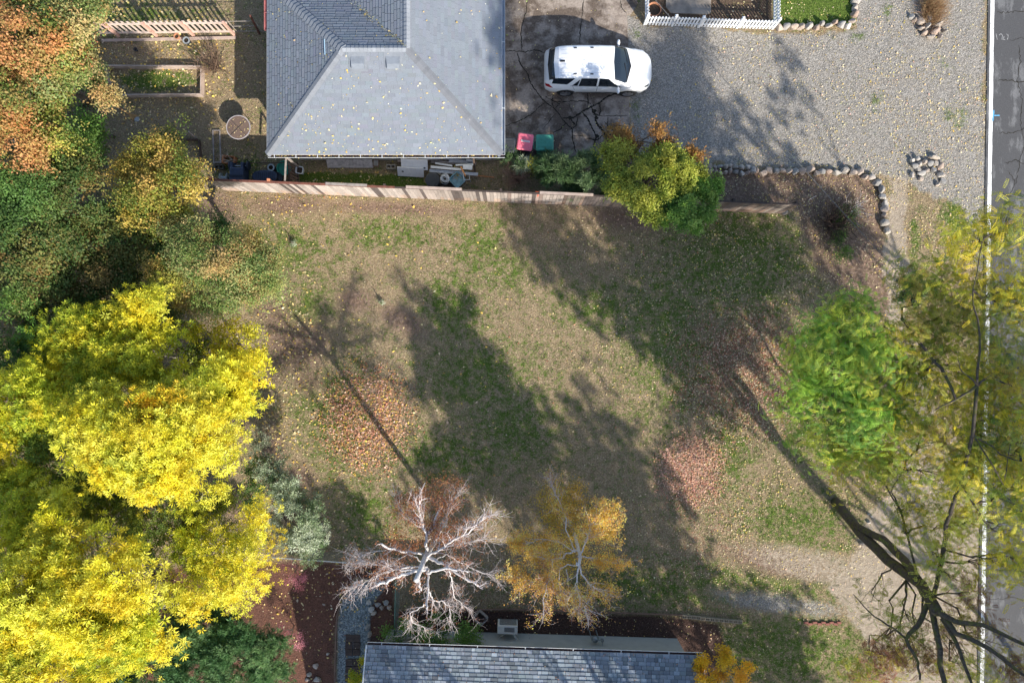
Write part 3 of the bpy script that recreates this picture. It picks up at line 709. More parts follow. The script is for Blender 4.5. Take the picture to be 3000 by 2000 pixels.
bx2(.4,L2-.35,.5,.65,0,EL+.14); bx2(.4,L2-.35,2*W2-.65,2*W2-.5,0,EL+.1); bx2(.4,.55,.65,2*W2-.65,0,EL+.1); bx2(L2-.5,L2-.35,.65,2*W2-.65,0,EL+.1)
for a in (.4,L2-.35):
    q=[P(a,.5,EL+.1),P(a,2*W2-.5,EL+.1),P(a,W2,EL+W2*pt-.05)]; mb.add([x-l2 for x in q],[(0,1,2)])
mb.build('wall',M_SIDE2,H2)
mb=MB(); bx2(.05,L2-.05,.03,.5,EL-.05,EL-.03); mb.build('soffit',M_WHITE,H2)
gutter('gutter',H2,P(0,0,EL-.004),P(L2,0,EL-.004),tuple(-vv),M_GUT,M_WHITE,w=.11,hang=2.2)
for (a,b) in ((P(-.03,0,EL),P(-.03,W2,EL+W2*pt)),(P(L2+.03,0,EL),P(L2+.03,W2,EL+W2*pt))):
    mb=MB(); mb.bar(a-l2,b-l2,.045,.12); mb.build('rake_trim',M_WHITE,H2)
pts=[];zs=[]
for _ in range(420):
    a=random.uniform(0,L2); b=random.random()**1.6*2.6; p=P(a,b,EL+b*pt+.045); pts.append((p.x,p.y)); zs.append(p.z)
litter('roof_leaves','rusty birch leaves scattered on the lower roof',np.array(pts),(.03,.07),[R2,R1,P1,(.6,.45,.3)],z=np.array(zs),nrm=tuple(-vv*pt+Vector((0,0,1))))
# heat pump, pipe cover, gas meter : beside the wall
M_AC=mat('cream metal',(.62,.61,.57),.45,var=.06); M_DK=mat('dark slot',(.03,.03,.032),.6); M_GM=mat('grey meter metal',(.22,.25,.26),.5,.3,var=.25)
def local(o): return lambda x,y,z:(x,y,z)
ac=empty('heat_pump',g(1487,1830,.35)*1.0-Vector((0,0,.35)),'cream outdoor heat pump unit standing against the grey wall beside the green shrub','heat pump',rz=math.atan2(u.y,u.x))
mb=MB(); mb.box((0,0,.50),(.86,.36,.74)); mb.build('casing',M_AC,ac,bevel=.02)
mb=MB()
for i in range(9): mb.box((.02,.18+.006,.2+i*.07),(.74,.012,.02))
for i in range(7): mb.box((.08,.10-i*.028,.874),(.44,.012,.010))
mb.build('grille',M_DK,ac)
for sx in (-.3,.3):
    mb=MB(); mb.box((sx,0,.065),(.06,.40,.13)); mb.build('foot',M_DK,ac)
mb=MB(); mb.bar((.2,-.19,.6),(.45,-.52,.6),.07,.06); mb.bar((.45,-.525,.57),(.45,-.525,2.5),.09,.06,up=(0,1,0)); mb.bar((.2,-.19,.4),(-.35,-.5,.45),.025,.025)
mb.build('line_cover',M_AC,ac)
gmm=empty('gas_meter',g(1742,1868,.8)-Vector((0,0,.8)),'small grey gas meter with pipes on the grey wall of the lower house','gas meter')
mb=MB(); mb.lathe((0,0,.9),[(0,-.12),(.12,-.11),(.14,0),(.12,.11),(0,.13)],16); mb.build('meter_body',M_GM,gmm,smooth=True)
mb=MB(); mb.tube([(-.14,0,0),(-.14,0,1.05),(0,0,1.05)],.022,8); mb.tube([(.16,0,0),(.16,0,1.0),(.05,0,1.0)],.022,8); mb.tube([(.16,0,1.0),(.3,0,1.02),(.3,-.25,1.02)],.02,8); mb.lathe((.3,0,1.02),[(0,-.06),(.07,-.05),(.07,.05),(0,.06)],12); mb.build('pipe',M_GM,gmm)
sp=empty('outdoor_tap',g(1552,1872,.5)-Vector((0,0,.5)),'small brass and grey garden tap on the wall right of the heat pump','tap')
mb=MB(); mb.tube([(0,-.18,.5),(0,0,.5),(0,.04,.42)],.02,8); mb.build('spout',M_GM,sp); mb=MB(); mb.lathe((0,-.02,.55),[(0,0),(.045,.005),(.045,.02),(0,.025)],10); mb.build('handle',mat('green knob',(.08,.2,.16),.5),sp)
# ================================================================ FENCES
# board fence between the yards
F0=g(598,527,1.95); F1=g(2342,600,1.95); F0.z=F1.z=0; fu=(F1-F0).normalized(); fn=Vector((-fu.y,fu.x,0)); FL=(F1-F0).length
FN=empty('board_fence',F0,'long weathered grey plank fence between the house side yard and the empty lawn','fence')
Rf=Matrix.Rotation(math.atan2(fu.y,fu.x),3,'Z'); mb=MB(); cols=[]
t=.03; i=0
while t<FL-.05:
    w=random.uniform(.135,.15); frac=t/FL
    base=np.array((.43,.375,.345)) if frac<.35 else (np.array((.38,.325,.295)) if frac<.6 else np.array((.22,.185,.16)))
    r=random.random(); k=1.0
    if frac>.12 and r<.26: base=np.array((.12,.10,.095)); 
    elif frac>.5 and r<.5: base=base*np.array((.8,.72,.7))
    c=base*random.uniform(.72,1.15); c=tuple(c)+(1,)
    h=1.9+random.uniform(-.015,.015); n0=len(mb.f)
    # three stacked sections let the wood change tone down its length
    zc=[0.03,.55+random.uniform(-.2,.2),1.3+random.uniform(-.3,.2),h]
    for q in range(3):
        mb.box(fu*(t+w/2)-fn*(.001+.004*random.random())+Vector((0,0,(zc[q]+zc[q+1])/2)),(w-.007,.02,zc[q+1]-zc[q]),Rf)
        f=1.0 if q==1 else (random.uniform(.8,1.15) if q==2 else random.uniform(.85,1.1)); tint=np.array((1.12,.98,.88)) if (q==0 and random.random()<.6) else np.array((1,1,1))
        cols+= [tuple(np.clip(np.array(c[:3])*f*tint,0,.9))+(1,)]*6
    t+=w+.004
mb.build('boards',M_PLANK,FN,cols=cols)
M_RED=mat('reddish rail wood',(.17,.065,.045),.85,var=.35,scale=5); M_DRAIL=mat('dark rail wood',(.055,.04,.035),.9,var=.4,scale=5)
M_ORANGE=mat('orange cedar post',(.62,.25,.13),.8,var=.15); M_GREYW=mat('grey weathered wood',(.30,.26,.235),.9,var=.3,scale=4); M_PALEW=mat('pale pinkish wood',(.42,.33,.28),.85,var=.2,scale=4)
for z,a0,a1,mt in ((.35,0,FL,M_DRAIL),(1.0,0,FL,M_DRAIL),(1.80,0,FL*.46,M_RED),(1.80,FL*.46+.002,FL,M_DRAIL)):
    m2=MB(); m2.bar(fu*a0+fn*.032+Vector((0,0,z)),fu*a1+fn*.032+Vector((0,0,z)),.04,.09); m2.build('rail',mt,FN)
m2=MB(); m2.bar(fn*.02+Vector((0,0,1.945)),fu*(FL*.32)+fn*.02+Vector((0,0,1.945)),.09,.03); m2.build('cap_rail',M_RED,FN)
m2=MB(); m2.bar(fu*(FL*.32+.002)+fn*.02+Vector((0,0,1.942)),fu*FL+fn*.02+Vector((0,0,1.942)),.07,.026); m2.build('cap_rail',M_DRAIL,FN)
for a,b,zo,mt in ((5.0,6.7,1.975,M_GREYW),(8.3,10.6,1.98,M_PALEW),(13.8,16.0,1.975,M_PALEW)):
    m2=MB(); m2.bar(fu*a+fn*.05+Vector((0,0,zo)),fu*b+fn*.045+Vector((0,0,zo)),.11,.03); m2.build('loose_cap_board',mt,FN)
for k,a in enumerate([.22,2.65,5.0,7.4,9.8,12.2,14.6,17.0,19.4,21.8,FL-.1]):
    m2=MB(); m2.box(fu*a+fn*.10+Vector((0,0,1.02)),(.10,.10,2.0 if k<2 else 1.86),Rf); m2.build('post',M_ORANGE if k<2 else M_DRAIL,FN)
m2=MB(); 
for k in range(4): m2.bar(fu*(13.62+k*.04)+fn*.10+Vector((0,0,1.93)),fu*(13.80-k*.03)-fn*(.04*k)+Vector((0,0,1.72+.06*k)),.02,.02)
m2.build('orange_twine',mat('orange red twine',(.7,.12,.05),.7),FN)
# old brace at the right end
br=empty('leaning_stake',g(2345,598),'thin bleached grey stick propped at the right end of the plank fence','stake'); mb=MB()
mb.tube([(-.25,-.1,1.5),(.25,.15,1.0),(.52,.3,.1)],.02,6); mb.build('stick',M_GREYW,br)

# open slat fence at the back yard
S0=g(300,104); S1=g(693,99); S0.z=S1.z=0; su=(S1-S0).normalized(); SL=(S1-S0).length; Rs=Matrix.Rotation(math.atan2(su.y,su.x),3,'Z'); sn=Vector((-su.y,su.x,0))
M_PINKW=mat('pinkish bleached wood',(.56,.45,.39),.85,var=.15,scale=4); M_POST=mat('cedar post',(.62,.38,.30),.85,var=.15)
SF=empty('open_slat_fence',S0,'low open fence of pale pinkish slats along the top of the back yard','fence'); n=int(SL/.235)
for i in range(n):
    m2=MB(); m2.box(su*(i*.235+.1)+sn*.03+Vector((0,0,.64)),(.10,.02,1.10),Rs); m2.build('slat',M_PINKW,SF)
for z in (.22,1.02):
    m2=MB(); m2.bar(su*0+Vector((0,0,z)),su*SL+Vector((0,0,z)),.05,.09); m2.build('rail',M_PINKW,SF)
for a in (.75,2.4,4.02,SL-.08):
    m2=MB(); m2.box(su*a-sn*.07+Vector((0,0,.62)),(.10,.10,1.24),Rs); m2.build('post',M_POST,SF)
m2=MB(); m2.bar(su*0-sn*.25+Vector((0,0,.05)),su*SL-sn*.2+Vector((0,0,.05)),.12,.06); m2.build('kick_board',M_PALEW,SF)
G0=g(697,96); GT=empty('wire_gate',G0,'thin dark wire gate between the slat fence and the upper house','gate'); mb=MB()
for z in (.12,.6,1.05): mb.tube([(0,0,z),(1.15,.02,z)],.014,6)
for x_ in (0,1.15): mb.tube([(x_,0,0),(x_,0,1.1)],.018,6)
mb.build('frame',M_GREYW,GT); mb=MB()
for k in range(14): mb.tube([(.08*k,0,.12),(.08*k,0,1.05)],.004,4)
mb.build('wire_mesh',M_DK,GT); mb=MB(); mb.bar((.95,-.05,0),(1.12,.03,1.5),.07,.07); mb.build('post',M_RED,GT)

# white picket fence, three runs
M_PICK=mat('white picket paint',(.78,.80,.82),.55,var=.07,scale=2)
PF=empty('picket_fence',g(1888,73),'white picket fence around the little front garden beside the gravel','fence'); o0=PF.location
def picket_run(a,b,gate=None):
    a=a-o0; b=b-o0; d=(b-a).normalized(); L=(b-a).length; R=Matrix.Rotation(math.atan2(d.y,d.x),3,'Z'); n_=Vector((-d.y,d.x,0)); k=0
    while k*.142<L-.05:
        p=a+d*(k*.142+.06); m2=MB(); h=.86+random.uniform(-.008,.008)
        w=.082; t=.018; vs=[(-w/2,-t/2,.06),(w/2,-t/2,.06),(w/2,-t/2,h-.05),(w*.22,-t/2,h),(-w*.22,-t/2,h),(-w/2,-t/2,h-.05)]
        vs=vs+[(x,y+t,z) for x,y,z in vs]; fs=[(0,1,2,3,4,5),(11,10,9,8,7,6)]+[(i,(i+6),(i+1)%6+6,(i+1)%6) for i in range(6)]
        m2.add([p+R@Vector(v)-n_*.03 for v in vs],fs); m2.build('picket',M_PICK,PF); k+=1
    for z in (.24,.66):
        m2=MB(); m2.bar(a+Vector((0,0,z)),b+Vector((0,0,z)),.035,.075); m2.build('rail',M_PICK,PF)
def ppost(p):
    p=p-o0; m2=MB(); m2.box(p+Vector((0,0,.46)),(.10,.10,.92)); m2.box(p+Vector((0,0,.945)),(.13,.13,.05),taper=.5); m2.build('post',M_PICK,PF)
c0=g(1888,73); c1=g(2262,86); c2=g(2262,-170); c3=g(1888,-170)
picket_run(c0,c1); picket_run(c0+Vector((0,.04,0)),c3) ; picket_run(c1+Vector((0,.04,0)),c2)
for p in (c0,c1,g(1968,78),g(2046,81),g(2158,84)): ppost(p+Vector((0,.03,0)))

# chain link fence
def chainlink(name,lab,a,b,h=1.25,green=False,npost=3,cell=.07):
    a=Vector((a.x,a.y,0)); b=Vector((b.x,b.y,0)); e=empty(name,a,lab,'fence',group=None); d=(b-a).normalized(); L=(b-a).length
    mt=mat('green fence coating',(.10,.19,.14),.5) if green else mat('galvanised steel',(.62,.64,.64),.4,.3,var=.1)
    m2=MB(); m2.tube([Vector((0,0,h)),d*L+Vector((0,0,h))],.021,8); m2.build('top_rail',mt,e)
    for i in range(npost):
        p=d*(L*i/(npost-1)); m2=MB(); m2.tube([p,p+Vector((0,0,h+.03))],.026,8); m2.build('post',mt,e)
    m2=MB(); r=.0028; n=Vector((-d.y,d.x,0))
    k=-int(h/cell)
    while k*cell<L:
        for sgn in (1,-1):
            s0=k*cell; pts=[]
            t0=max(0,-s0); t1=min(h-.03,L-s0)
            if t1>t0:
                if sgn==1: A=d*(s0+t0)+Vector((0,0,.03+t0)); B=d*(s0+t1)+Vector((0,0,.03+t1))
                else: A=d*(s0+t0)+Vector((0,0,h-t0)); B=d*(s0+t1)+Vector((0,0,h-t1))
                m2.tube([A+n*.003*sgn,B+n*.003*sgn],r,3,cap=False)
        k+=1
    m2.build('wire_mesh',mat('mesh wire',(.20,.23,.21),.5,.4),e); return e
c_a=g(772,1630,1.25); c_b=g(1160,1658,1.25); c_c=g(1155,1862,1.25)
chainlink('chain_link_fence','pale chain link fence running from the grey green tree to the bare birch',c_a,c_b,npost=4)
chainlink('chain_link_fence','short green chain link fence running down from the bare birch to the green shrub',c_b,c_c,green=True,npost=2)
# ================================================================ CAR
M_PAINT,nt,b=nodes('white car paint'); b.inputs['Base Color'].default_value=(.88,.885,.89,1); b.inputs['Roughness'].default_value=.28; b.inputs['Coat Weight'].default_value=.6; b.inputs['Coat Roughness'].default_value=.05
M_GLASS,nt,b=nodes('dark car glass'); b.inputs['Base Color'].default_value=(.010,.016,.024,1); b.inputs['Roughness'].default_value=.06; b.inputs['Specular IOR Level'].default_value=.8
M_BLK=mat('black trim',(.012,.012,.014),.5,var=.1); M_TYRE=mat('tyre rubber',(.018,.018,.018),.85,var=.3); M_RIM=mat('alloy rim',(.50,.50,.52),.3,.8,var=.1)
M_RLAMP,nt,b=nodes('red lamp'); b.inputs['Base Color'].default_value=(.32,.012,.02,1); b.inputs['Roughness'].default_value=.15
M_LAMP,nt,b=nodes('clear lamp'); b.inputs['Base Color'].default_value=(.10,.115,.13,1); b.inputs['Roughness'].default_value=.1; b.inputs['Metallic'].default_value=.4
M_SEAT=mat('beige seat',(.55,.52,.42),.8)
CAR=empty('parked_car',g(1746,222),'white five-door sport utility car parked nose right on the cracked concrete','car',rz=math.radians(-.4)); CAR.location.y=11.63; CAR.location.x=3.68; CAR.location.z=.012
# key stations x -> profile [(halfwidth,z) bottom..centre]
xs=[-2.30,-2.24,-2.05,-1.75,-1.40,-.8,0,.45,.85,1.20,1.55,1.90,2.12,2.25,2.31]
#    sill            lower           belly           shoulder        beltline        mid window      roof edge       roof q      centre
PR={
-2.30:[(.60,.45),(.64,.52),(.66,.64),(.66,.78),(.62,.88),(.58,.90),(.52,.91),(.3,.92),(0,.925)],
-2.24:[(.72,.34),(.78,.46),(.81,.64),(.80,.84),(.74,.98),(.68,1.03),(.60,1.06),(.32,1.07),(0,1.075)],
-2.05:[(.82,.30),(.88,.45),(.90,.66),(.89,.86),(.83,1.04),(.74,1.20),(.62,1.36),(.34,1.40),(0,1.41)],
-1.75:[(.86,.28),(.90,.45),(.92,.66),(.91,.87),(.86,1.06),(.78,1.28),(.67,1.52),(.36,1.58),(0,1.59)],
-1.40:[(.86,.28),(.90,.45),(.92,.66),(.91,.87),(.87,1.05),(.80,1.28),(.69,1.57),(.37,1.635),(0,1.645)],
-.8:[(.85,.27),(.89,.45),(.915,.66),(.905,.87),(.875,1.02),(.81,1.28),(.70,1.60),(.38,1.67),(0,1.68)],
0:[(.85,.27),(.89,.45),(.915,.66),(.905,.86),(.875,1.00),(.81,1.28),(.70,1.61),(.38,1.68),(0,1.69)],
.45:[(.85,.27),(.89,.45),(.915,.65),(.905,.86),(.875,.99),(.82,1.25),(.71,1.56),(.38,1.63),(0,1.64)],
.85:[(.86,.27),(.90,.45),(.92,.65),(.91,.86),(.88,.98),(.83,1.16),(.745,1.36),(.40,1.43),(0,1.44)],
1.20:[(.87,.27),(.91,.45),(.93,.65),(.92,.86),(.885,.97),(.84,1.07),(.78,1.14),(.42,1.20),(0,1.215)],
1.55:[(.87,.27),(.91,.45),(.93,.64),(.915,.83),(.87,.93),(.80,.99),(.70,1.03),(.40,1.07),(0,1.08)],
1.90:[(.85,.27),(.88,.44),(.90,.62),(.88,.78),(.81,.86),(.73,.91),(.62,.94),(.36,.97),(0,.98)],
2.12:[(.72,.27),(.77,.42),(.79,.56),(.77,.69),(.70,.78),(.62,.83),(.53,.855),(.32,.88),(0,.89)],
2.25:[(.54,.28),(.60,.40),(.62,.52),(.60,.62),(.55,.69),(.50,.73),(.43,.75),(.26,.77),(0,.78)],
2.31:[(.34,.32),(.38,.40),(.40,.50),(.38,.57),(.34,.62),(.30,.65),(.26,.665),(.15,.675),(0,.68)]}
KX=np.array(xs); KP=np.array([PR[x] for x in xs]); KP[:,:,0]*=.955
def cr1(P,t):
    """catmull over list P (n,..) param t in [0,n-1]"""
    n=len(P); i=min(int(t),n-2); f=t-i; p0=P[max(i-1,0)];p1=P[i];p2=P[i+1];p3=P[min(i+2,n-1)]
    return .5*((2*p1)+(-p0+p2)*f+(2*p0-5*p1+4*p2-p3)*f*f+(-p0+3*p1-3*p2+p3)*f**3)
WX=(-1.36,1.36)
def csurf(x,t,side=1):
    i=np.searchsorted(KX,x)-1; i=min(max(i,0),len(KX)-2); f=(x-KX[i])/(KX[i+1]-KX[i])
    prof=KP[i]*(1-f)+KP[i+1]*f
    q=cr1(prof,t); z=q[1]
    if t<3:
        for wx in WX:
            d=abs(x-wx)
            if d<.40:
                za=.34+math.sqrt(max(0,.40**2-d*d)); k=max(0,1-t/3.0); 
                if z<za: z=za+(.002*t)
    return Vector((x,q[0]*side,z))
def grid_surface(mb,X,T,side,off=0,mi=0):
    G=[[csurf(x,t,side) for t in T] for x in X]; n=len(T); vs=[]
    for i,r in enumerate(G):
        for j,p in enumerate(r):
            if off:
                e=.01; px_=csurf(min(max(X[i]+e,-2.3),2.31),T[j],side)-csurf(max(X[i]-e,-2.3),T[j],side); pt_=csurf(X[i],min(T[j]+e,8),side)-csurf(X[i],max(T[j]-e,0),side)
                nn=px_.cross(pt_)*side; nn.normalize(); 
                if nn.z<-.3: nn=-nn
                p=p+nn*off
            vs.append(p)
    fs=[]
    for i in range(len(X)-1):
        for j in range(n-1):
            q=(i*n+j,(i+1)*n+j,(i+1)*n+j+1,i*n+j+1); fs.append(q if side>0 else q[::-1])
    mb.add(vs,fs,mi)
mb=MB(); X=np.linspace(-2.30,2.31,150); T=np.linspace(0,8,33)
for s_ in (1,-1): grid_surface(mb,X,T,s_)
# end caps + floor
for xe in (-2.30,2.31):
    a=[csurf(xe,t,1) for t in T]; b2=[csurf(xe,t,-1) for t in T][::-1]; mb.add(a+b2[1:],[tuple(range(len(a)+len(b2)-1))])
mb.build('body',M_PAINT,CAR,smooth=True)
mb=MB(); mb.box((0,0,.33),(4.2,1.5,.16)); 
for wx in WX: mb.box((wx,0,.5),(.8,1.62,.42))
mb.build('underbody',M_BLK,CAR)
def patch(name,corner,mi,off=.006,side=(1,-1),nx_=14,nt_=10,parent=CAR):
    """corner: function (a,b in 0..1) -> (x,t)"""
    for s_ in side:
        mb=MB(); vs=[]
        for i in range(nx_+1):
            for j in range(nt_+1):
                x,t=corner(i/nx_,j/nt_); p=csurf(x,t,s_); e=.02
                pa=csurf(min(x+e,2.31),t,s_)-csurf(max(x-e,-2.3),t,s_); pb=csurf(x,min(t+e,8),s_)-csurf(x,max(t-e,0),s_)
                nn=pa.cross(pb)*s_; nn.normalize()
                if nn.dot(Vector((0,p.y,p.z-.6)))<0: nn=-nn
                vs.append(p+nn*off)
        fs=[(i*(nt_+1)+j,(i+1)*(nt_+1)+j,(i+1)*(nt_+1)+j+1,i*(nt_+1)+j+1) for i in range(nx_) for j in range(nt_)]
        mb.add(vs,fs); mb.build(name,mi,parent,smooth=True)
L_=lambda a,b,f:a+(b-a)*f
# windscreen spans both halves: quad in (x,t)
patch('windscreen',lambda a,b:(L_(L_(.62,.56,b),L_(1.10,1.30,b),a),L_(5.95,8,b)),M_GLASS)
patch('rear_window',lambda a,b:(L_(L_(-2.10,-2.17,b),L_(-1.86,-1.93,b),a),L_(5.6,8,b)),M_GLASS,nx_=10)
# side glass: front & rear door windows and quarter light
def sw(x0b,x1b,x0t,x1t,t0=4.25,t1=5.85): return lambda a,b:(L_(L_(x0b,x1b,a),L_(x0t,x1t,a),b),L_(t0,t1,b))
for ss in ((1,),(-1,)):
    patch('side_window',sw(-.02,.98,-.02,.36),M_GLASS,side=ss); patch('side_window',sw(-.86,-.10,-.78,-.10),M_GLASS,side=ss); patch('side_window',sw(-1.14,-.90,-.86,-.83,4.3,5.6),M_GLASS,side=ss)
    patch('quarter_window',sw(-2.0,-1.35,-1.93,-1.05,4.55,5.85),M_GLASS,side=ss)
    patch('door_seam',sw(-.058,-.045,-.058,-.045,1.0,4.2),M_DK,side=ss,off=.003,nx_=1); patch('door_seam',sw(.90,.912,.95,.962,1.0,4.2),M_DK,side=ss,off=.003,nx_=1); patch('door_seam',sw(-1.0,-.988,-1.12,-1.108,2.4,4.2),M_DK,side=ss,off=.003,nx_=1)
    patch('window_trim',sw(-1.2,1.0,-1.2,1.02,4.12,4.20),M_BLK,side=ss,off=.007,nx_=30,nt_=2)
    patch('sill_trim',lambda a,b:(L_(-.92,.92,a),L_(0,.7,b)),M_BLK,side=ss,off=.008,nx_=24,nt_=3)
    patch('tail_light',lambda a,b:(L_(L_(-2.24,-2.27,b),L_(-1.93,-2.10,b),a),L_(3.3,4.25,b)),M_RLAMP,side=ss)
    patch('headlight',lambda a,b:(L_(L_(1.92,2.08,b*.6),L_(2.17,2.20,b),a),L_(3.5,4.3,b)),M_LAMP,side=ss)
    patch('hood_seam',lambda a,b:(L_(1.32,2.12,a),L_(5.55-.1*a,5.60-.1*a,b)),mat('seam grey',(.3,.31,.33),.5),side=ss,off=.002,nt_=1)
for ss in (1,-1):
    for x_ in (-.62,.22):
        mb=MB(); p=csurf(x_,3.55,ss); mb.bar(p+Vector((-.09,ss*.03,0)),p+Vector((.09,ss*.03,0)),.03,.03); mb.build('door_handle',M_PAINT,CAR,bevel=.008)
    # mirror
    mb=MB(); p=csurf(.82,4.4,ss); mb.lathe(p+Vector((.0,ss*.19,.04)),[(0,-.09),(.09,-.07),(.11,0),(.09,.07),(0,.09)],12,sx=.62,sy=1.3); mb.bar(p,p+Vector((.02,ss*.1,.0)),.05,.04); mb.build('mirror',M_PAINT,CAR,smooth=True)
    for x_ in (-1.05,-.36): 
        p=csurf(x_,6.45,ss); mb=MB(); mb.box(p+Vector((0,0,.008)),(.13,.045,.016)); mb.build('rack_mount',M_BLK,CAR)
    # wheels
    for wx in WX:
        wm=MB(); yc=ss*.775; W_=.235
        M_=Matrix.Rotation(PI/2,3,'X')
        c=Vector((wx,yc,.35))
        wm.lathe(c,[(.23,-W_/2),(.33,-W_/2),(.355,-W_/2+.03),(.355,W_/2-.03),(.33,W_/2),(.23,W_/2)],32,M=M_,cap=False)
        wo=wm.build('wheel',M_TYRE,CAR,smooth=False)
        rm=MB(); of=ss*(W_/2-.02)
        rm.lathe(c+Vector((0,0,0)),[(.235,-W_/2+.004),(.215,-W_/2+.02),(.205,0),(.215,W_/2-.02),(.235,W_/2-.004)],28,M=M_,cap=False)
        for k in range(5):
            for dd in (-.16,.16):
                a=2*PI*k/5; p0=c+Vector((.05*math.cos(a),of,.05*math.sin(a))); p1=c+Vector((.222*math.cos(a+dd),of,.222*math.sin(a+dd))); rm.bar(p0,p1,.03,.03,up=(0,1,0))
        rm.lathe(c+Vector((0,of,0)),[(0,-.02),(.06,-.015),(.06,.015),(0,.02)],14,M=M_)
        rm.build('rim',M_RIM,wo)
        dk=MB(); dk.lathe(c+Vector((0,ss*.03,0)),[(0,-.01),(.20,-.01),(.20,.01),(0,.01)],20,M=M_); dk.build('brake_disc',M_BLK,wo)
mb=MB(); p=csurf(-1.55,8,1); 
mb.add([(-1.66,-.03,p.z-.01),(-1.66,.03,p.z-.01),(-1.45,0,p.z+.0),(-1.64,-.022,p.z+.06),(-1.64,.022,p.z+.06),(-1.66,-.05,p.z),(-1.66,.05,p.z)],[(0,1,4,3),(0,3,2),(1,2,4),(3,4,2)]); mb.box((-1.58,0,p.z+.012),(.2,.07,.02)); mb.build('antenna',M_BLK,CAR)
mb=MB(); 
for y0,y1 in ((-.55,.05),(.1,.66)): 
    a=csurf(1.18,8-abs(y0)*2.6,1 if y0>0 else -1); b2=csurf(1.06,8-abs(y1)*2.6,1 if y1>0 else -1); mb.bar(Vector((a.x,y0,a.z+.02)),Vector((b2.x,y1,b2.z+.03)),.02,.02)
mb.build('wiper',M_BLK,CAR)
patch('cowl',lambda a,b:(L_(L_(1.10,1.30,b),L_(1.16,1.37,b),a),L_(6.1,8,b)),M_BLK,off=.005,nx_=4)
for tt in (6.6,7.1,7.55):
    patch('roof_groove',lambda a,b,tt=tt:(L_(-1.65,.15,a),L_(tt,tt+.03,b)),mat('groove grey',(.5,.51,.53),.4),off=.002,nt_=1)
patch('tailgate_seam',lambda a,b:(L_(-1.76,-1.75,a),L_(6.2,8,b)),mat('groove grey',(.5,.51,.53),.4),off=.002,nx_=1)
mb=MB(); mb.box((2.24,0,.50),(.10,.86,.16)); mb.build('front_grille',M_BLK,CAR,bevel=.02)
# ================================================================ TREES AND SHRUBS
def frames(out,upb=.6,nz=.5):
    n=len(out); z=unit(out+np.array([0,0,upb])+rng.normal(0,nz,(n,3))); t=rng.normal(0,1,(n,3)); x=unit(t-z*(t*z).sum(1)[:,None]); y=np.cross(z,x)
    return np.stack([x,y,z],-1)      # columns
def tpl(base,ax,nr,L,W): 
    base=np.array(base,float); ax=unit(np.array(ax,float)); nr=np.array(nr,float); nr=unit(nr-ax*(nr*ax).sum(1)[:,None]); return base,ax,nr,np.array(L,float),np.array(W,float)
def t_star(K=11,L=.17,W=.045,sp=1.0,r0=.02):
    b=[];a=[];n=[];l=[];w=[]
    for k in range(K):
        az=2*PI*k*.618; el=.1+1.1*(k/K); v=np.array([math.cos(az)*math.cos(el),math.sin(az)*math.cos(el),math.sin(el)]); b.append(v*r0*(1+k*.3)); a.append(v)
        n.append(np.array([-math.cos(az)*math.sin(el),-math.sin(az)*math.sin(el),math.cos(el)])+np.random.default_rng(k).normal(0,.3,3)); l.append(L*(1.1-.4*k/K)); w.append(W)
    return tpl(b,a,n,l,w)
def t_tuft(K=9,r=.12,L=.075,W=.05):
    q=np.random.default_rng(5); b=q.normal(0,r*.55,(K,3)); a=q.normal(0,1,(K,3))*np.array([1,1,.45]); n=q.normal(0,.5,(K,3))+np.array([0,0,1]); return tpl(b,a,n,np.full(K,L)*q.uniform(.7,1.2,K),np.full(K,W))
def t_pinn(K=14,R=.27,L=.068,W=.026):
    b=[];a=[]
    for k in range(K):
        s=1 if k%2 else -1; f=(k//2+.5)/(K/2); b.append([R*f,0,-.10*R*f*f*3]); a.append([.45,s*1.0,-.15])
    return tpl(b,a,[[0,0,1]]*K,[L*(1-.35*abs(2*((k//2+.5)/(K/2))-1)) for k in range(K)],[W]*K)
def t_needle(K=18,L=.15,W=.014):
    q=np.random.default_rng(9); v=q.normal(0,1,(K,3)); v[:,2]=abs(v[:,2])*.9+.15; return tpl(unit(v)*.01,v,q.normal(0,1,(K,3)),np.full(K,L)*q.uniform(.7,1.2,K),np.full(K,W))
def foliage(name,parent,pts,out,T,cols,sc=(.8,1.2),upb=.6,nz=.5,ljit=.12,label=None):
    b,a,n,l,w=T; K_=len(b); N_=len(pts); R=frames(out,upb,nz); s=rng.uniform(sc[0],sc[1],(N_,1))
    P=pts[:,None,:]+np.einsum('nij,kj->nki',R,b)*s[:,:,None]; A=np.einsum('nij,kj->nki',R,a); Nn=np.einsum('nij,kj->nki',R,n)
    L=(l[None,:]*s); W=(w[None,:]*s); Cc=np.repeat(cols[:,None,:],K_,1)*(1+rng.normal(0,ljit,(N_,K_,1)))
    o=kites(P.reshape(-1,3),A.reshape(-1,3),Nn.reshape(-1,3),L.reshape(-1),W.reshape(-1),name,M_LEAF,Cc.reshape(-1,3),parent=parent)
    if label: o['label']=label
    return o
def wig(a,b,n=4,j=.1,sag=0):
    a=Vector(a); b=Vector(b); L=(b-a).length; r=[a]
    for i in range(1,n): 
        t=i/n; r.append(a.lerp(b,t)+Vector((random.gauss(0,j*L),random.gauss(0,j*L),random.gauss(0,j*L*.6)+sag*L*4*t*(1-t))))
    r.append(b); return r
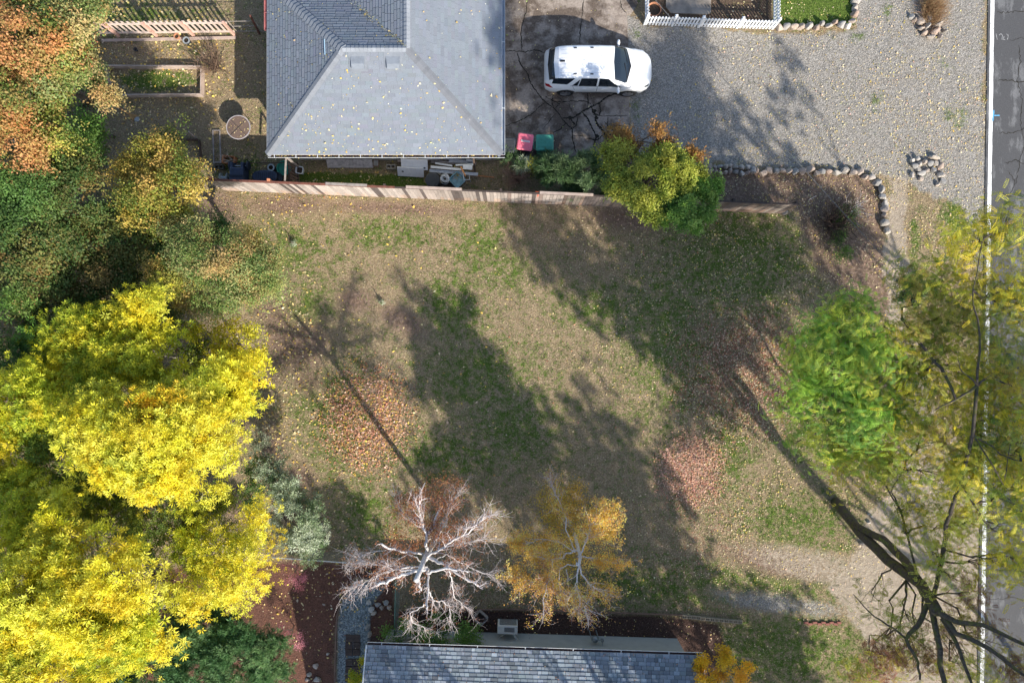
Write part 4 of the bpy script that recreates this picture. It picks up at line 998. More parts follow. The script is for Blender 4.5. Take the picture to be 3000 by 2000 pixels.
PAL=dict(
 yel=[(.94,.78,.04),(.92,.70,.04),(.95,.86,.12),(.86,.76,.06),(.66,.66,.06),(.44,.50,.05)],
 gold=[(.88,.52,.03),(.85,.62,.04),(.80,.42,.05)],
 lime=[(.72,.66,.04),(.50,.56,.04),(.80,.68,.04),(.34,.44,.04)],
 gy=[(.16,.24,.03),(.26,.33,.04),(.40,.40,.04),(.10,.16,.03)],
 olive=[(.38,.38,.06),(.50,.36,.08),(.20,.29,.05),(.66,.42,.12),(.11,.19,.035),(.46,.47,.09)],
 rust=[(.62,.27,.10),(.55,.26,.11),(.22,.29,.06),(.70,.40,.15),(.13,.21,.04),(.28,.36,.08)],
 dkg=[(.08,.15,.035),(.13,.21,.05),(.20,.20,.05),(.28,.18,.06),(.06,.12,.03)],
 grn=[(.08,.17,.035),(.12,.22,.05),(.06,.13,.03),(.17,.26,.06)],
 sage=[(.42,.49,.33),(.28,.36,.20),(.60,.66,.50),(.15,.24,.09)],
 orl=[(.52,.33,.13),(.28,.37,.10),(.17,.27,.06),(.56,.40,.18),(.36,.42,.16),(.11,.20,.045)],
 brt=[(.12,.26,.04),(.17,.32,.06),(.09,.20,.035),(.25,.36,.08)],
 map1=[(.40,.42,.06),(.30,.37,.05),(.52,.50,.08),(.20,.27,.045)],
 map2=[(.42,.22,.07),(.50,.28,.08),(.36,.28,.07),(.27,.14,.05)],
 loc=[(.26,.46,.05),(.18,.38,.07),(.42,.56,.06),(.60,.60,.06),(.13,.28,.05),(.32,.50,.08)],
 locy=[(.82,.68,.05),(.60,.60,.06),(.88,.64,.04),(.34,.42,.07),(.46,.52,.12)],
 loco=[(.38,.46,.05),(.60,.58,.05),(.22,.32,.05),(.85,.68,.04),(.42,.28,.08),(.16,.24,.04)],
 brn=[(.24,.10,.07),(.17,.08,.055),(.34,.18,.09),(.30,.34,.08),(.60,.52,.08)],
 con=[(.13,.27,.10),(.19,.34,.13),(.08,.18,.07),(.28,.43,.18)],
 pink=[(.60,.18,.24),(.72,.30,.36),(.42,.12,.16)],
 rosem=[(.10,.19,.07),(.16,.26,.10),(.07,.13,.05),(.26,.36,.18)],
 shrub=[(.16,.32,.05),(.24,.42,.07),(.10,.22,.04),(.36,.50,.13)])
def lobe_pts(px,py,h,rx_,ry_,rz,nc,ns,cr,low=-.25):
    s=(CAMH-h)*K; c=np.array(g(px,py,h)); r=np.array([rx_*s,ry_*s,rz])
    v=rng.normal(0,1,(nc*3,3)); v=unit(v); v=v[v[:,2]>low][:nc]; rad=rng.uniform(.45,.98,(len(v),1))**.6
    cc=c+v*r*rad; pts=np.repeat(cc,ns,0)+rng.normal(0,1,(len(cc)*ns,3))*np.array([cr,cr,cr*.55]); pts[:,2]=np.maximum(pts[:,2],.12)
    out=unit((pts-c)/r); return cc,pts,out,c
def tree(name,label,cat,base,lobes,T,cl=(16,22,.30),bark=None,r0=.14,group=None,sc=(.8,1.2),upb=.6,nz=.5,trunk=True,twig=.012,height=None,low=-.25,fork=None,cvar=.18):
    b=g(*base) if len(base)==2 else Vector(base); b.z=0; e=empty(name,b,label,cat,group)
    bark=bark or M_BARK; P=[];O=[];CL=[]; mb=MB(); bl=b
    top=fork and Vector(fork)
    cs=[]
    for lb in lobes:
        px,py,h,rx_,ry_,rz,pal=lb[:7]; dens=lb[7] if len(lb)>7 else 1.0
        area=rx_*ry_/(130.*130.)
        nc=max(3,int(cl[0]*area)); cc,pts,out,c=lobe_pts(px,py,h,rx_,ry_,rz,nc,max(2,int(cl[1]*dens)),cl[2],low)
        nsr=len(pts)//max(1,len(cc)); cb=1+rng.normal(0,cvar,(len(cc),1)); pc=palette(len(cc),PAL[pal],.05)
        col=.62*np.repeat(pc*cb,nsr,0)+.38*palette(len(pts),PAL[pal],.1)
        P.append(pts);O.append(out);CL.append(col); cs.append((Vector(c),cc,rz))
    P=np.concatenate(P);O=np.concatenate(O);CL=np.concatenate(CL)
    if trunk:
        mz=min(c[0].z for c in cs); mx=sum((c[0] for c in cs),Vector())/len(cs)
        if top is None: top=Vector((b.x*.6+mx.x*.4,b.y*.6+mx.y*.4,max(.5,mz*.55)))
        mb.tube([p-bl for p in wig(b,top,4,.03)],[r0*1.25,r0,r0*.9,r0*.85,r0*.8],9)
        for c,cc,rz in cs:
            tgt=c-Vector((0,0,rz*.4)); path=wig(top,tgt,5,.05); mb.tube([p-bl for p in path],[r0*.55,r0*.45,r0*.36,r0*.28,r0*.2,r0*.14],7)
            for q in cc:
                st=path[random.choice((3,4,5))]; mb.tube([p-bl for p in wig(st,q,3,.07)],[twig*2,twig*1.6,twig*1.1,twig*.6],4,cap=False)
        mb.build('trunk',bark,e,smooth=True)
    foliage('crown',e,P,O,T,CL,sc,upb,nz)
    global LAST_CS; LAST_CS=cs
    return e
STAR=t_star(11,.19,.050); STAR2=t_star(9,.14,.040); TUFT=t_tuft(9,.13,.085,.055); TUFTS=t_tuft(9,.10,.065,.042); PINN=t_pinn(); NEED=t_needle(20,.19,.020); NARR=t_star(10,.13,.032)
LT='trees of the thicket on the left side'
ash=dict(cl=(30,46,.26),sc=(.55,1.0),bark=M_ASHTWIG,group=LT)
tree('ash_tree','tall brilliant yellow ash tree, its crown the brightest and broadest on the left','tree',(655,1225),
 [(440,1270,7.7,150,110,.9,'yel'),(560,1230,7.3,140,110,.8,'yel'),(310,1270,7.6,130,120,.9,'yel'),(620,1150,6.6,110,80,.7,'yel'),(420,1370,7.5,150,80,.8,'yel'),(560,1350,7.2,110,90,.8,'yel'),(700,1120,5.8,80,90,.6,'yel'),
  (590,1450,6.3,60,40,.4,'yel'),(250,1200,7.2,60,60,.5,'yel'),(480,1190,7.8,60,40,.3,'gold',.6)],STAR,r0=.2,**ash)
tree('ash_tree','duller lime yellow ash tree behind and above the brightest yellow crown','tree',(640,1040),
 [(300,1010,6.2,120,90,.8,'lime'),(430,1040,6.4,100,90,.8,'lime'),(250,960,6.0,90,70,.7,'lime'),(420,900,6.6,60,45,.4,'yel'),(350,950,6.3,90,50,.5,'lime'),(430,885,6.9,45,35,.3,'yel'),(260,1100,6.,110,70,.7,'lime'),(120,1030,5.5,45,45,.4,'lime'),(490,1080,5.8,60,70,.6,'lime')],STAR,r0=.13,**ash)
tree('small_yellow_tree','small fine leaved golden yellow tree leaning over the lawn at the thicket edge','tree',(750,1090),
 [(685,1010,3.8,80,65,.6,'yel'),(728,1060,3.9,50,80,.6,'yel'),(660,1110,3.8,80,70,.6,'lime'),(620,980,3.5,60,50,.5,'lime'),(695,1150,3.6,60,50,.5,'yel'),(570,1090,3.2,80,90,.5,'gy')],t_tuft(9,.12,.10,.055),cl=(22,46,.22),r0=.09,group=LT)
tree('ash_tree','green and yellow shaded ash tree at the far left edge, below the lime yellow crown','tree',(330,1350),
 [(80,1180,6.4,120,110,.9,'lime'),(180,1330,6.0,80,110,.8,'gy'),(60,1340,6.3,100,110,.9,'lime'),(130,1130,6.,80,60,.7,'lime'),(170,1480,6.8,70,60,.5,'yel'),(60,1460,6.8,80,80,.7,'lime'),(270,1440,5.,90,80,.7,'gy'),(40,1560,7.2,100,70,.7,'lime')],STAR,r0=.15,**ash)
tree('ash_tree','yellow green ash tree reaching right over the chain link fence','tree',(700,1640),
 [(785,1525,6.0,55,60,.6,'yel'),(735,1615,6.0,85,70,.7,'yel'),(640,1600,5.8,110,90,.8,'lime'),(680,1700,6.0,95,60,.7,'yel'),(560,1670,5.8,80,90,.7,'lime'),(480,1540,5.2,120,90,.8,'gy'),(620,1500,5.0,90,70,.7,'gy'),(390,1500,4.6,90,80,.7,'gy'),(712,1745,5.6,40,30,.3,'yel')],STAR2,r0=.13,**ash)
tree('ash_tree','large yellow ash tree filling the bottom left corner','tree',(470,1700),
 [(330,1690,8.4,130,90,.8,'yel'),(250,1800,8.6,170,100,.9,'yel'),(110,1740,8.8,110,110,.8,'yel'),(350,1850,8.2,120,80,.7,'lime'),(60,1940,8.8,90,90,.7,'yel'),(170,1580,8.2,45,80,.5,'yel'),(272,1560,8.2,30,45,.3,'yel',.7),(250,1930,8.,120,70,.7,'lime'),(120,1850,8.4,120,90,.8,'lime'),(460,1860,7.2,50,70,.4,'yel'),(400,1920,7.0,60,30,.3,'lime',.7),(530,1770,6.8,50,25,.3,'yel'),(110,1620,7.6,70,50,.5,'yel'),(200,1690,7.9,110,70,.8,'lime')],STAR,r0=.2,**ash)
sm=dict(cl=(24,76,.26),group=LT)
tree('autumn_tree','big orange and green mottled tree in the top left corner','tree',(250,300),
 [(90,110,7.5,140,120,1.1,'rust'),(220,90,7.0,100,110,1.,'orl'),(60,280,7.2,120,110,1.,'rust'),(190,230,6.8,110,90,.9,'orl'),(40,420,6.6,110,90,.9,'rust'),(150,370,6.2,80,70,.8,'olive'),(240,30,6.6,80,80,.8,'orl'),(20,20,7.4,100,100,1.,'orl')],TUFT,r0=.18,**sm)
tree('green_tree','low leafy green tree beside the raised bed under the orange crown','tree',(330,400),
 [(290,270,3.6,50,60,.6,'orl'),(260,400,3.4,60,50,.5,'brt'),(180,450,3.2,110,70,.6,'grn'),(300,470,2.8,50,60,.5,'dkg')],TUFT,r0=.08,**sm)
tree('autumn_tree','dusky green and brown tree halfway down the left edge','tree',(240,640),
 [(90,560,6.2,110,90,.9,'grn'),(200,560,5.8,90,120,.9,'dkg'),(70,700,6.0,110,100,.9,'dkg'),(180,720,5.4,90,90,.8,'dkg'),(80,830,5.4,110,80,.8,'dkg'),(30,620,6,80,100,.8,'grn')],TUFT,r0=.16,**sm)
tree('olive_tree','olive gold bushy tree at the left end of the plank fence','tree',(555,560),
 [(460,480,4.8,100,60,.7,'olive'),(440,590,5.0,90,90,.8,'olive'),(530,560,5.2,60,80,.6,'olive'),(400,520,4.4,60,70,.6,'olive'),(510,640,4.8,90,60,.6,'olive'),(500,430,4.4,60,40,.5,'olive')],TUFT,r0=.12,**sm)
tree('pinkish_tree','broad soft green tree tipped with salmon pink leaves overhanging the lawn','tree',(745,800),
 [(640,760,5.6,120,90,.7,'orl'),(740,800,5.4,90,85,.6,'orl'),(560,730,5.6,90,80,.7,'orl'),(640,860,5.2,120,55,.6,'orl'),(740,720,4.9,60,50,.5,'olive'),(530,820,5.2,90,80,.7,'olive'),(650,680,4.6,60,40,.5,'grn'),(780,850,4.8,50,50,.5,'orl')],TUFTS,cl=(30,100,.24),r0=.12,group=LT)
tree('dark_tree','dark shaded green tree in the hollow between the olive tree and the yellow crowns','tree',(480,800),
 [(330,700,4.6,110,100,.8,'dkg'),(300,840,4.6,120,90,.8,'dkg'),(440,760,4.2,90,90,.7,'dkg'),(220,780,4.6,90,90,.8,'dkg'),(470,900,3.4,90,70,.6,'dkg'),(150,900,4.6,110,70,.8,'dkg')],TUFT,r0=.12,**sm)
tree('green_tree','fresh green tree cut by the left edge above the lime yellow ash','tree',(140,1010),
 [(50,930,5.6,90,80,.8,'brt'),(90,1040,5.0,90,70,.7,'grn'),(20,1080,5.2,70,80,.7,'grn')],STAR2,cl=(22,36,.26),group=LT,r0=.1)
tree('evergreen_shrub','grey green long leaved shrub tree spilling over the chain link fence','tree',(830,1520),
 [(780,1340,3.0,60,70,.5,'sage'),(850,1420,3.2,60,60,.5,'sage'),(870,1520,3.4,75,80,.6,'sage'),(860,1600,3.2,70,50,.5,'sage'),(760,1430,2.6,60,80,.5,'grn'),(905,1560,3.4,40,60,.4,'sage')],NARR,cl=(24,46,.2),r0=.08,group=LT)
tree('conifer_tree','soft blue green pine at the bottom, right of the corner ash','tree',(680,1900),
 [(560,1780,3.6,60,60,.5,'con'),(640,1850,4.2,90,80,.7,'con'),(700,1930,4.4,120,100,.7,'con'),(520,1900,4.4,110,80,.7,'con'),(790,1930,4.0,75,80,.6,'con'),(440,1970,4.6,110,60,.7,'con'),(600,1980,4.6,110,70,.7,'con'),(680,1780,3.2,60,50,.4,'con')],NEED,cl=(26,60,.2),r0=.12,group=LT,upb=.9)
# thicket floor
fl=[]
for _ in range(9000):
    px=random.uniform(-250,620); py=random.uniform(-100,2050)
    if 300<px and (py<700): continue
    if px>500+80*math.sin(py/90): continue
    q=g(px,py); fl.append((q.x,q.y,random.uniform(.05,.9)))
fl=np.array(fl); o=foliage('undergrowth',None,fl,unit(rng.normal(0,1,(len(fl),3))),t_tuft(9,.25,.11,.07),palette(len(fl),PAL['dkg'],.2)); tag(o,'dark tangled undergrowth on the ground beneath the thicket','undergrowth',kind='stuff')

# right side trees
tree('maple_tree','small maple with brown top and green lower crown growing over the plank fence','tree',(1900,590),
 [(1880,410,3.9,80,45,.5,'map2'),(1960,440,3.8,60,45,.4,'map1'),(1830,470,4.1,70,50,.5,'map1'),(1900,520,4.4,100,80,.6,'map1'),(2000,510,4.0,60,70,.5,'map1'),(1830,570,3.9,55,50,.4,'map1'),(1910,610,3.8,65,40,.4,'map1'),(2030,470,3.6,35,40,.3,'map2'),(1810,410,3.5,35,30,.3,'map2')],t_tuft(10,.10,.068,.045),cl=(40,100,.18),r0=.09)
tree('round_shrub','dense rounded bright green shrub against the plank fence under the maple','shrub',(1995,625),
 [(2010,605,3.7,90,72,.9,'shrub'),(2040,550,3.5,65,45,.6,'shrub')],t_tuft(10,.09,.06,.04),cl=(80,130,.13),r0=.05,low=-.05)
tree('feathery_tree','lush bright green feathery leaved tree right of the lawn','tree',(2420,1230),
 [(2420,1040,7.7,100,100,.8,'loc'),(2510,950,7.7,100,80,.7,'loc'),(2440,1150,7.5,110,90,.8,'loc'),(2540,1080,7.9,100,100,.8,'loc'),(2450,1270,7.1,90,80,.7,'loc'),(2550,1220,7.5,100,90,.8,'loc'),(2560,1320,6.9,90,50,.6,'locy'),(2360,1130,6.9,50,90,.5,'loc'),(2640,1150,7.5,70,110,.7,'loc'),(2320,1020,6.6,30,40,.3,'loc',.6),(2300,1190,6.4,25,35,.3,'loc',.6),(2350,1290,6.2,35,35,.3,'loc',.6),(2430,920,6.8,40,30,.3,'loc',.6),(2480,1380,6.4,50,30,.3,'locy',.5),(2560,1400,6.6,60,30,.3,'loco',.5)],PINN,cl=(34,48,.32),r0=.06,sc=(.8,1.3),cvar=.28)
# ================================================================ LOCUST, BIRCHES
LOC=tree('locust_tree','huge open yellow leaved locust tree spreading over the footpath and road, moss on its limbs','tree',(2450,1470),
 [(2720,850,8.0,110,90,.8,'loco',.8),(2860,720,8.6,90,80,.7,'locy',.8),(2960,660,8.8,60,80,.6,'loco',.7),(2700,980,8.0,100,70,.7,'loco',.8),(2840,930,8.4,120,90,.8,'loco',.8),(2970,880,8.8,90,110,.8,'locy',.8),(2700,1120,8.,80,90,.8,'loco',.6),
  (2820,1080,8.4,100,90,.8,'locy',.8),(2950,1100,8.8,110,100,.8,'loco',.9),(2740,1250,8.2,110,90,.8,'loco',.7),(2880,1260,8.6,110,90,.8,'loco',.9),(2990,1280,9,70,100,.8,'locy',.8),(2600,1370,7.4,100,50,.6,'loco',.6),(2720,1390,8.0,100,60,.6,'loco',.55),
  (2870,1400,8.6,120,80,.8,'locy',.9),(2980,1430,9,80,80,.8,'loco',.9),(2900,1530,8.6,110,60,.6,'locy',.7),(2780,1540,8.0,100,60,.5,'locy',.45),(2980,1640,8.8,70,80,.6,'locy',.5),(2640,1490,7.4,90,50,.5,'loco',.4),(2780,1680,8.6,70,50,.5,'locy',.5),(2560,1740,5.5,60,40,.5,'gy',.35),
  (2830,1840,7.6,80,40,.5,'brn',.8),(2700,1930,6.4,110,60,.6,'brn',.8),(2560,1930,6.,90,50,.6,'brn',.9),(2840,1960,7.6,110,50,.6,'locy',.4),(2650,1820,6.8,70,50,.5,'gy',.35),(2960,1950,8.,70,60,.6,'brn',.5),(2850,1740,8.4,40,50,.4,'brn',.8),(2560,1980,6,60,30,.5,'loco',.8),(2740,1620,8.2,60,50,.5,'locy',.6),(2900,1650,8.6,70,50,.5,'locy',.5),(2650,1560,7.8,50,40,.4,'loco',.4)],
 PINN,trunk=False,cl=(32,52,.34),bark=M_BARK_MOSS,sc=(.8,1.3),twig=.007,fork=tuple(g(2700,1690,7.2)))
lm=MB(); l0=LOC.location
def lp(*pts): return [g(*p)-l0 for p in pts]
def limb(pts,r,n=8):
    P=lp(*pts); Q=[]
    for i in range(len(P)-1):
        for k in range(3): Q.append(P[i].lerp(P[i+1],k/3)+Vector([random.gauss(0,.018) for _ in range(3)])*(0 if k==0 else 1))
    Q.append(P[-1]); m=len(Q); lm.tube(Q,[r[0]+(r[1]-r[0])*i/(m-1) for i in range(m)],n)
limb([(2448,1470,.0),(2520,1560,2.6),(2600,1640,4.8),(2700,1712,7.0),(2745,1790,8.6)],(.21,.17),12)
limb([(2500,1535,2.2),(2590,1580,4.2),(2650,1640,5.6),(2690,1700,6.9)],(.13,.15),10)
limb([(2745,1790,8.6),(2800,1820,9.),(2880,1830,9.4),(3020,1895,10)],(.09,.05))
limb([(2735,1770,8.4),(2800,1855,9.),(2900,1900,9.5),(3010,1985,10)],(.10,.05))
limb([(2720,1730,7.9),(2745,1860,8.6),(2765,1990,9),(2790,2080,9.2)],(.10,.06))
limb([(2760,1810,8.6),(2810,1900,9),(2850,2010,9.4)],(.08,.04))
limb([(2725,1760,8.),(2690,1830,8.2),(2655,1870,8.3),(2690,1940,8.6),(2695,1990,8.8)],(.09,.03))
limb([(2655,1870,8.3),(2600,1830,8.2),(2545,1790,8.1),(2500,1740,8)],(.035,.012))
limb([(2735,1740,8.2),(2760,1640,8.4),(2770,1540,8.6),(2815,1420,9),(2850,1270,9.3),(2862,1130,9.4)],(.07,.05))
limb([(2862,1130,9.4),(2800,1170,9.4),(2740,1200,9.2)],(.05,.02)); limb([(2862,1130,9.4),(2900,1100,9.5),(2960,1130,9.6)],(.04,.02)); limb([(2862,1130,9.4),(2820,1090,9.4),(2805,1050,9.3)],(.03,.012))
limb([(2815,1420,9),(2870,1500,9.2),(2900,1560,9.2)],(.035,.012)); limb([(2850,1270,9.3),(2930,1330,9.5),(2990,1350,9.6)],(.03,.015))
limb([(2690,1690,7.2),(2640,1500,7.6),(2600,1430,7.6),(2560,1390,7.4)],(.04,.015)); limb([(2640,1500,7.6),(2610,1440,7.7),(2650,1370,7.8)],(.035,.01))
limb([(2800,1170,9.4),(2760,1080,8.8),(2690,1000,8.4),(2640,930,8.2)],(.04,.05)); limb([(2850,1270,9.3),(2940,1420,9.6),(2960,1300,9.7)],(.025,.01))
limb([(2862,1130,9.4),(2870,980,9.4),(2850,850,9.3),(2880,700,9.3)],(.04,.012))
LPTS=[Vector(v) for v in lm.v[::8]]
for c,cc,rz in LAST_CS:
    cen=c-l0-Vector((0,0,rz*.4)); nr_=min((v for v in LPTS if v.z>2.5),key=lambda v:(v-cen).length+abs(v.z-cen.z)); path=wig(nr_,cen,5,.06)
    lm.tube(path,[.035,.03,.026,.022,.018,.014],6)
    for q in cc: lm.tube(wig(path[random.choice((2,3,4,5))],Vector(q)-l0,3,.08),[.014,.011,.008,.005],4,cap=False)
lm.build('trunk',M_BARK_MOSS,LOC,smooth=True)

def birch(label,base,trunkpath,limbs,leafcfg,seed,twn=(7,5),droop=.5,tr=(.11,.09)):
    random.seed(seed); b=g(*base); b.z=0; e=empty('birch_tree',b,label,'tree'); bw=MB(); tw=MB(); LP=[]
    P=[g(*p)-b for p in trunkpath]; n=len(P); bw.tube(P,[tr[0]+(tr[1]-tr[0])*i/(n-1) for i in range(n)],12)
    bw.build('trunk',M_BIRCH,e,smooth=True)
    hub=g(*trunkpath[-2])-b
    def grow(p,d,L,r,depth):
        pts=[p]; k=4 if depth else 5; q=p.copy(); dd=d.copy()
        for i in range(k):
            dd=(dd+Vector((random.gauss(0,.22),random.gauss(0,.22),random.gauss(0,.14)-droop*(.22 if depth<1 else .1)))).normalized(); q=q+dd*(L/k); pts.append(q.copy())
        tw.tube(pts,[r*(1-.75*i/k) for i in range(k+1)],4 if r>.012 else 3,cap=False)
        LP.extend(pts[2:])
        if depth>0:
            for i in range(twn[1]):
                j=random.randint(1,k); s=pts[j]; nd=(dd+Vector((random.gauss(0,.75),random.gauss(0,.75),random.gauss(0,.4)))).normalized(); grow(s,nd,L*random.uniform(.45,.75),r*.5,depth-1)
    for pts,r0,r1,cut in limbs:
        lb=MB(); Q=[g(*p)-b for p in pts]; R=[]
        for i in range(len(Q)-1):
            for k in range(4): R.append(Q[i].lerp(Q[i+1],k/4)+Vector([random.gauss(0,.02) for _ in range(3)])*(0 if k==0 else 1))
        R.append(Q[-1]); m=len(R); lb.tube(R,[r0+(r1-r0)*i/(m-1) for i in range(m)],8)
        lb.build('limb',M_BIRCH,e,smooth=True)
        LL=sum((R[i+1]-R[i]).length for i in range(m-1)); 
        for _ in range(int(twn[0]*LL*(.5 if cut else 1))+2):
            j=random.randint(int(m*.3),m-1); d=(R[min(j+1,m-1)]-R[max(j-1,0)]).normalized(); ra=(R[j]-hub); ra.z*=.3
            nd=(d*1.1+ra.normalized()*.5+Vector((random.gauss(0,.7),random.gauss(0,.7),random.gauss(0,.35)))).normalized()
            grow(R[j],nd,random.uniform(.35,.75)*(.5 if cut else 1),max(.009,min(.018,r0*.35)),1)
        if not cut: 
            for _ in range(3): grow(R[-1],((R[-1]-R[-3]).normalized()+Vector((random.gauss(0,.4),random.gauss(0,.4),random.gauss(0,.2)))).normalized(),random.uniform(.3,.55),max(.008,r1),1)
    tw.build('twigs',M_TWIG,e); 
    LP=np.array([tuple(v+b) for v in LP]); return e,LP
def cz(pts,z0,z1):     # crop 900,1350 scale 2.352 -> photo, height blended along the limb
    n=len(pts); return [(900+x/2.352,1350+y/2.352,z0+(z1-z0)*i/(n-1)) for i,(x,y) in enumerate(pts)]
HB=5.6
bA,LPA=birch('bare white birch with sawn branch ends and a few rusty leaves',(1306,1517),[(1306,1517,0),(1290,1545,1.5),(1270,1590,3.6),(1246,1631,5.6),(1219,1699,7.2)],
 [(cz([(820,680),(835,655),(930,600),(1010,540),(1110,500),(1200,400)],5.4,6.8),.055,.018,0),
  (cz([(825,650),(815,560),(825,510),(790,420),(770,300)],5.2,5.6),.065,.03,0),(cz([(838,500),(845,480),(875,420),(905,350)],5.0,5.6),.045,.035,1),
  (cz([(800,640),(720,628),(640,620),(580,605),(510,568)],5.4,6.4),.04,.035,1),(cz([(830,745),(750,755),(650,780),(560,820),(485,855)],6.2,7.0),.06,.05,1),
  (cz([(835,665),(890,685),(960,720),(1060,790),(1180,860)],5.6,6.6),.07,.035,1),(cz([(820,770),(900,752),(960,738),(1040,745),(1110,765)],6.3,6.6),.045,.03,1),
  (cz([(830,728),(740,728),(700,730),(600,745),(560,720)],5.9,6.1),.035,.02,0),(cz([(820,755),(700,750),(600,748),(480,790),(370,850),(290,885)],6.2,6.0),.028,.008,0),
  (cz([(800,700),(700,640),(560,720),(460,710),(380,690)],5.6,5.6),.022,.008,0),(cz([(720,620),(600,610),(450,625),(370,655),(320,690)],5.6,5.4),.02,.008,0),
  (cz([(835,740),(836,800),(835,880),(828,950),(822,1020)],6.1,6.8),.042,.034,1),(cz([(835,880),(850,930),(870,960),(940,965),(985,1000),(985,1090)],6.3,5.6),.028,.009,0),
  (cz([(825,960),(800,1000),(710,1045),(725,1110),(810,1150)],6.4,5.6),.026,.008,0),(cz([(768,780),(770,830),(782,890)],6.8,6.9),.045,.04,1),
  (cz([(975,740),(995,800),(1000,870),(1020,950),(1090,1000)],6.3,5.4),.024,.008,0),(cz([(930,600),(1040,570),(1150,550),(1240,540)],5.9,6.2),.022,.008,0),(cz([(860,690),(960,640),(1060,700),(1180,760),(1270,790)],5.6,5.4),.02,.008,0),
  (cz([(1110,830),(1140,826),(1172,830)],6.4,6.5),.022,.02,1),(cz([(870,560),(960,440),(980,300),(1040,220)],5.4,4.6),.02,.008,0),(cz([(790,420),(700,390),(640,330),(600,240)],5.2,4.8),.018,.007,0)],None,11,twn=(10,6),tr=(.12,.085))
def leaves_on(e,LP,n,center,spread,pal,T,sc=(.7,1.1),w=None):
    r=math.hypot(1,1); sel=rng.choice(len(LP),min(n,len(LP)*6)); P=LP[sel]+rng.normal(0,.06,(len(sel),3))
    px=1500+P[:,0]/K/(CAMH-P[:,2]); py=1000-P[:,1]/K/(CAMH-P[:,2]); pr=np.clip(center(px,py),0,1); k=rng.random(len(P))<pr; P=P[k]
    return foliage('leaves',e,P,unit(rng.normal(0,1,(len(P),3))),T,palette(len(P),pal,.15),sc)
rl=[(.46,.19,.08),(.36,.14,.07),(.55,.28,.13),(.28,.11,.06)]
leaves_on(bA,LPA,9000,lambda px,py:.03+1.1*ell(px,py,1240,1540,110,120)+.15*ell(px,py,1180,1690,90,90),0,rl,t_tuft(5,.09,.06,.035))
# loose rusty crown behind the limbs
c,pts,out,_=lobe_pts(1235,1530,4.0,110,110,.9,60,11,.16); foliage('leaves',bA,pts,out,t_tuft(4,.14,.06,.035),palette(len(pts),rl,.15),(.8,1.2))
c,pts,out,_=lobe_pts(1300,1440,3.4,70,60,.6,22,18,.16); foliage('leaves',bA,pts,out,t_tuft(4,.14,.055,.03),palette(len(pts),rl,.15),(.8,1.2))
def cb(pts,z0,z1): return [(1480+(x*.86+48)*.5242,1380+(y*.94+20)*.5242,z0+(z1-z0)*i/(len(pts)-1)) for i,(x,y) in enumerate(pts)]
bB,LPB=birch('leafy golden birch with white upper branches and yellow orange leaves',(1655,1500),[(1655,1500,0),(1665,1520,1.2),(1685,1570,3.4),(1700,1630,5.4),(1696,1655,6.2)],
 [(cb([(420,490),(450,440),(480,370),(500,300),(560,230)],5.4,6.0),.035,.012,0),(cb([(412,520),(415,580),(400,650),(430,720),(470,820)],6.0,6.4),.034,.012,0),(cb([(415,530),(440,590),(480,640),(540,680),(590,710)],6.0,5.8),.034,.01,0),
  (cb([(410,450),(350,465),(310,495),(240,500),(180,490)],5.2,5.4),.035,.012,0),(cb([(252,510),(245,570),(220,640),(195,720),(190,820)],5.6,6.0),.03,.01,0),(cb([(400,540),(350,530),(300,560),(290,640),(310,700)],5.8,5.8),.02,.008,0),
  (cb([(430,480),(500,490),(560,500),(640,520)],5.2,5.2),.022,.008,0),(cb([(400,450),(350,350),(330,230),(280,130),(250,60)],4.6,3.2),.03,.01,0),(cb([(240,580),(180,620),(110,640),(60,610)],5.4,5.2),.02,.007,0),(cb([(400,460),(300,400),(180,380),(80,410)],4.8,4.8),.022,.008,0),
  (cb([(340,560),(350,640),(360,700),(400,780)],5.6,5.6),.018,.007,0),(cb([(470,400),(530,360),(600,370)],5.2,5.2),.016,.006,0),(cb([(500,300),(560,300),(620,260)],5.6,6.0),.014,.006,0)],None,23,twn=(9,5),tr=(.10,.05))
yl=[(.95,.64,.12),(.95,.56,.11),(.95,.78,.24),(.88,.50,.12)]
ol=[(.60,.28,.14),(.68,.36,.20),(.50,.22,.12)]
leaves_on(bB,LPB,7500,lambda px,py:1.0*sstep(1820,1640,py)*sstep(1420,1500,py)+.1,0,yl,t_tuft(5,.10,.06,.04))
leaves_on(bB,LPB,4000,lambda px,py:.7*ell(px,py,1580,1720,70,60)+.25,0,ol,t_tuft(4,.10,.05,.03))
for px,py,h,rx_,ry_,nc,pl in ((1640,1580,2.9,70,90,44,[(.62,.42,.04),(.42,.38,.04),(.72,.42,.04)]),(1625,1475,2.4,50,65,34,[(.62,.40,.04),(.66,.48,.05),(.5,.38,.05)]),(1690,1465,2.4,30,60,18,[(.66,.42,.05),(.6,.36,.05)]),(1545,1600,3.3,40,55,10,yl),(1745,1600,3.9,50,80,16,yl),(1610,1650,3.4,60,50,6,yl)):
    c,pts,out,_=lobe_pts(px,py,h,rx_,ry_,.6,nc,20,.19); foliage('leaves',bB,pts,out,t_tuft(4,.11,.06,.04),palette(len(pts),pl,.14),(.8,1.15))
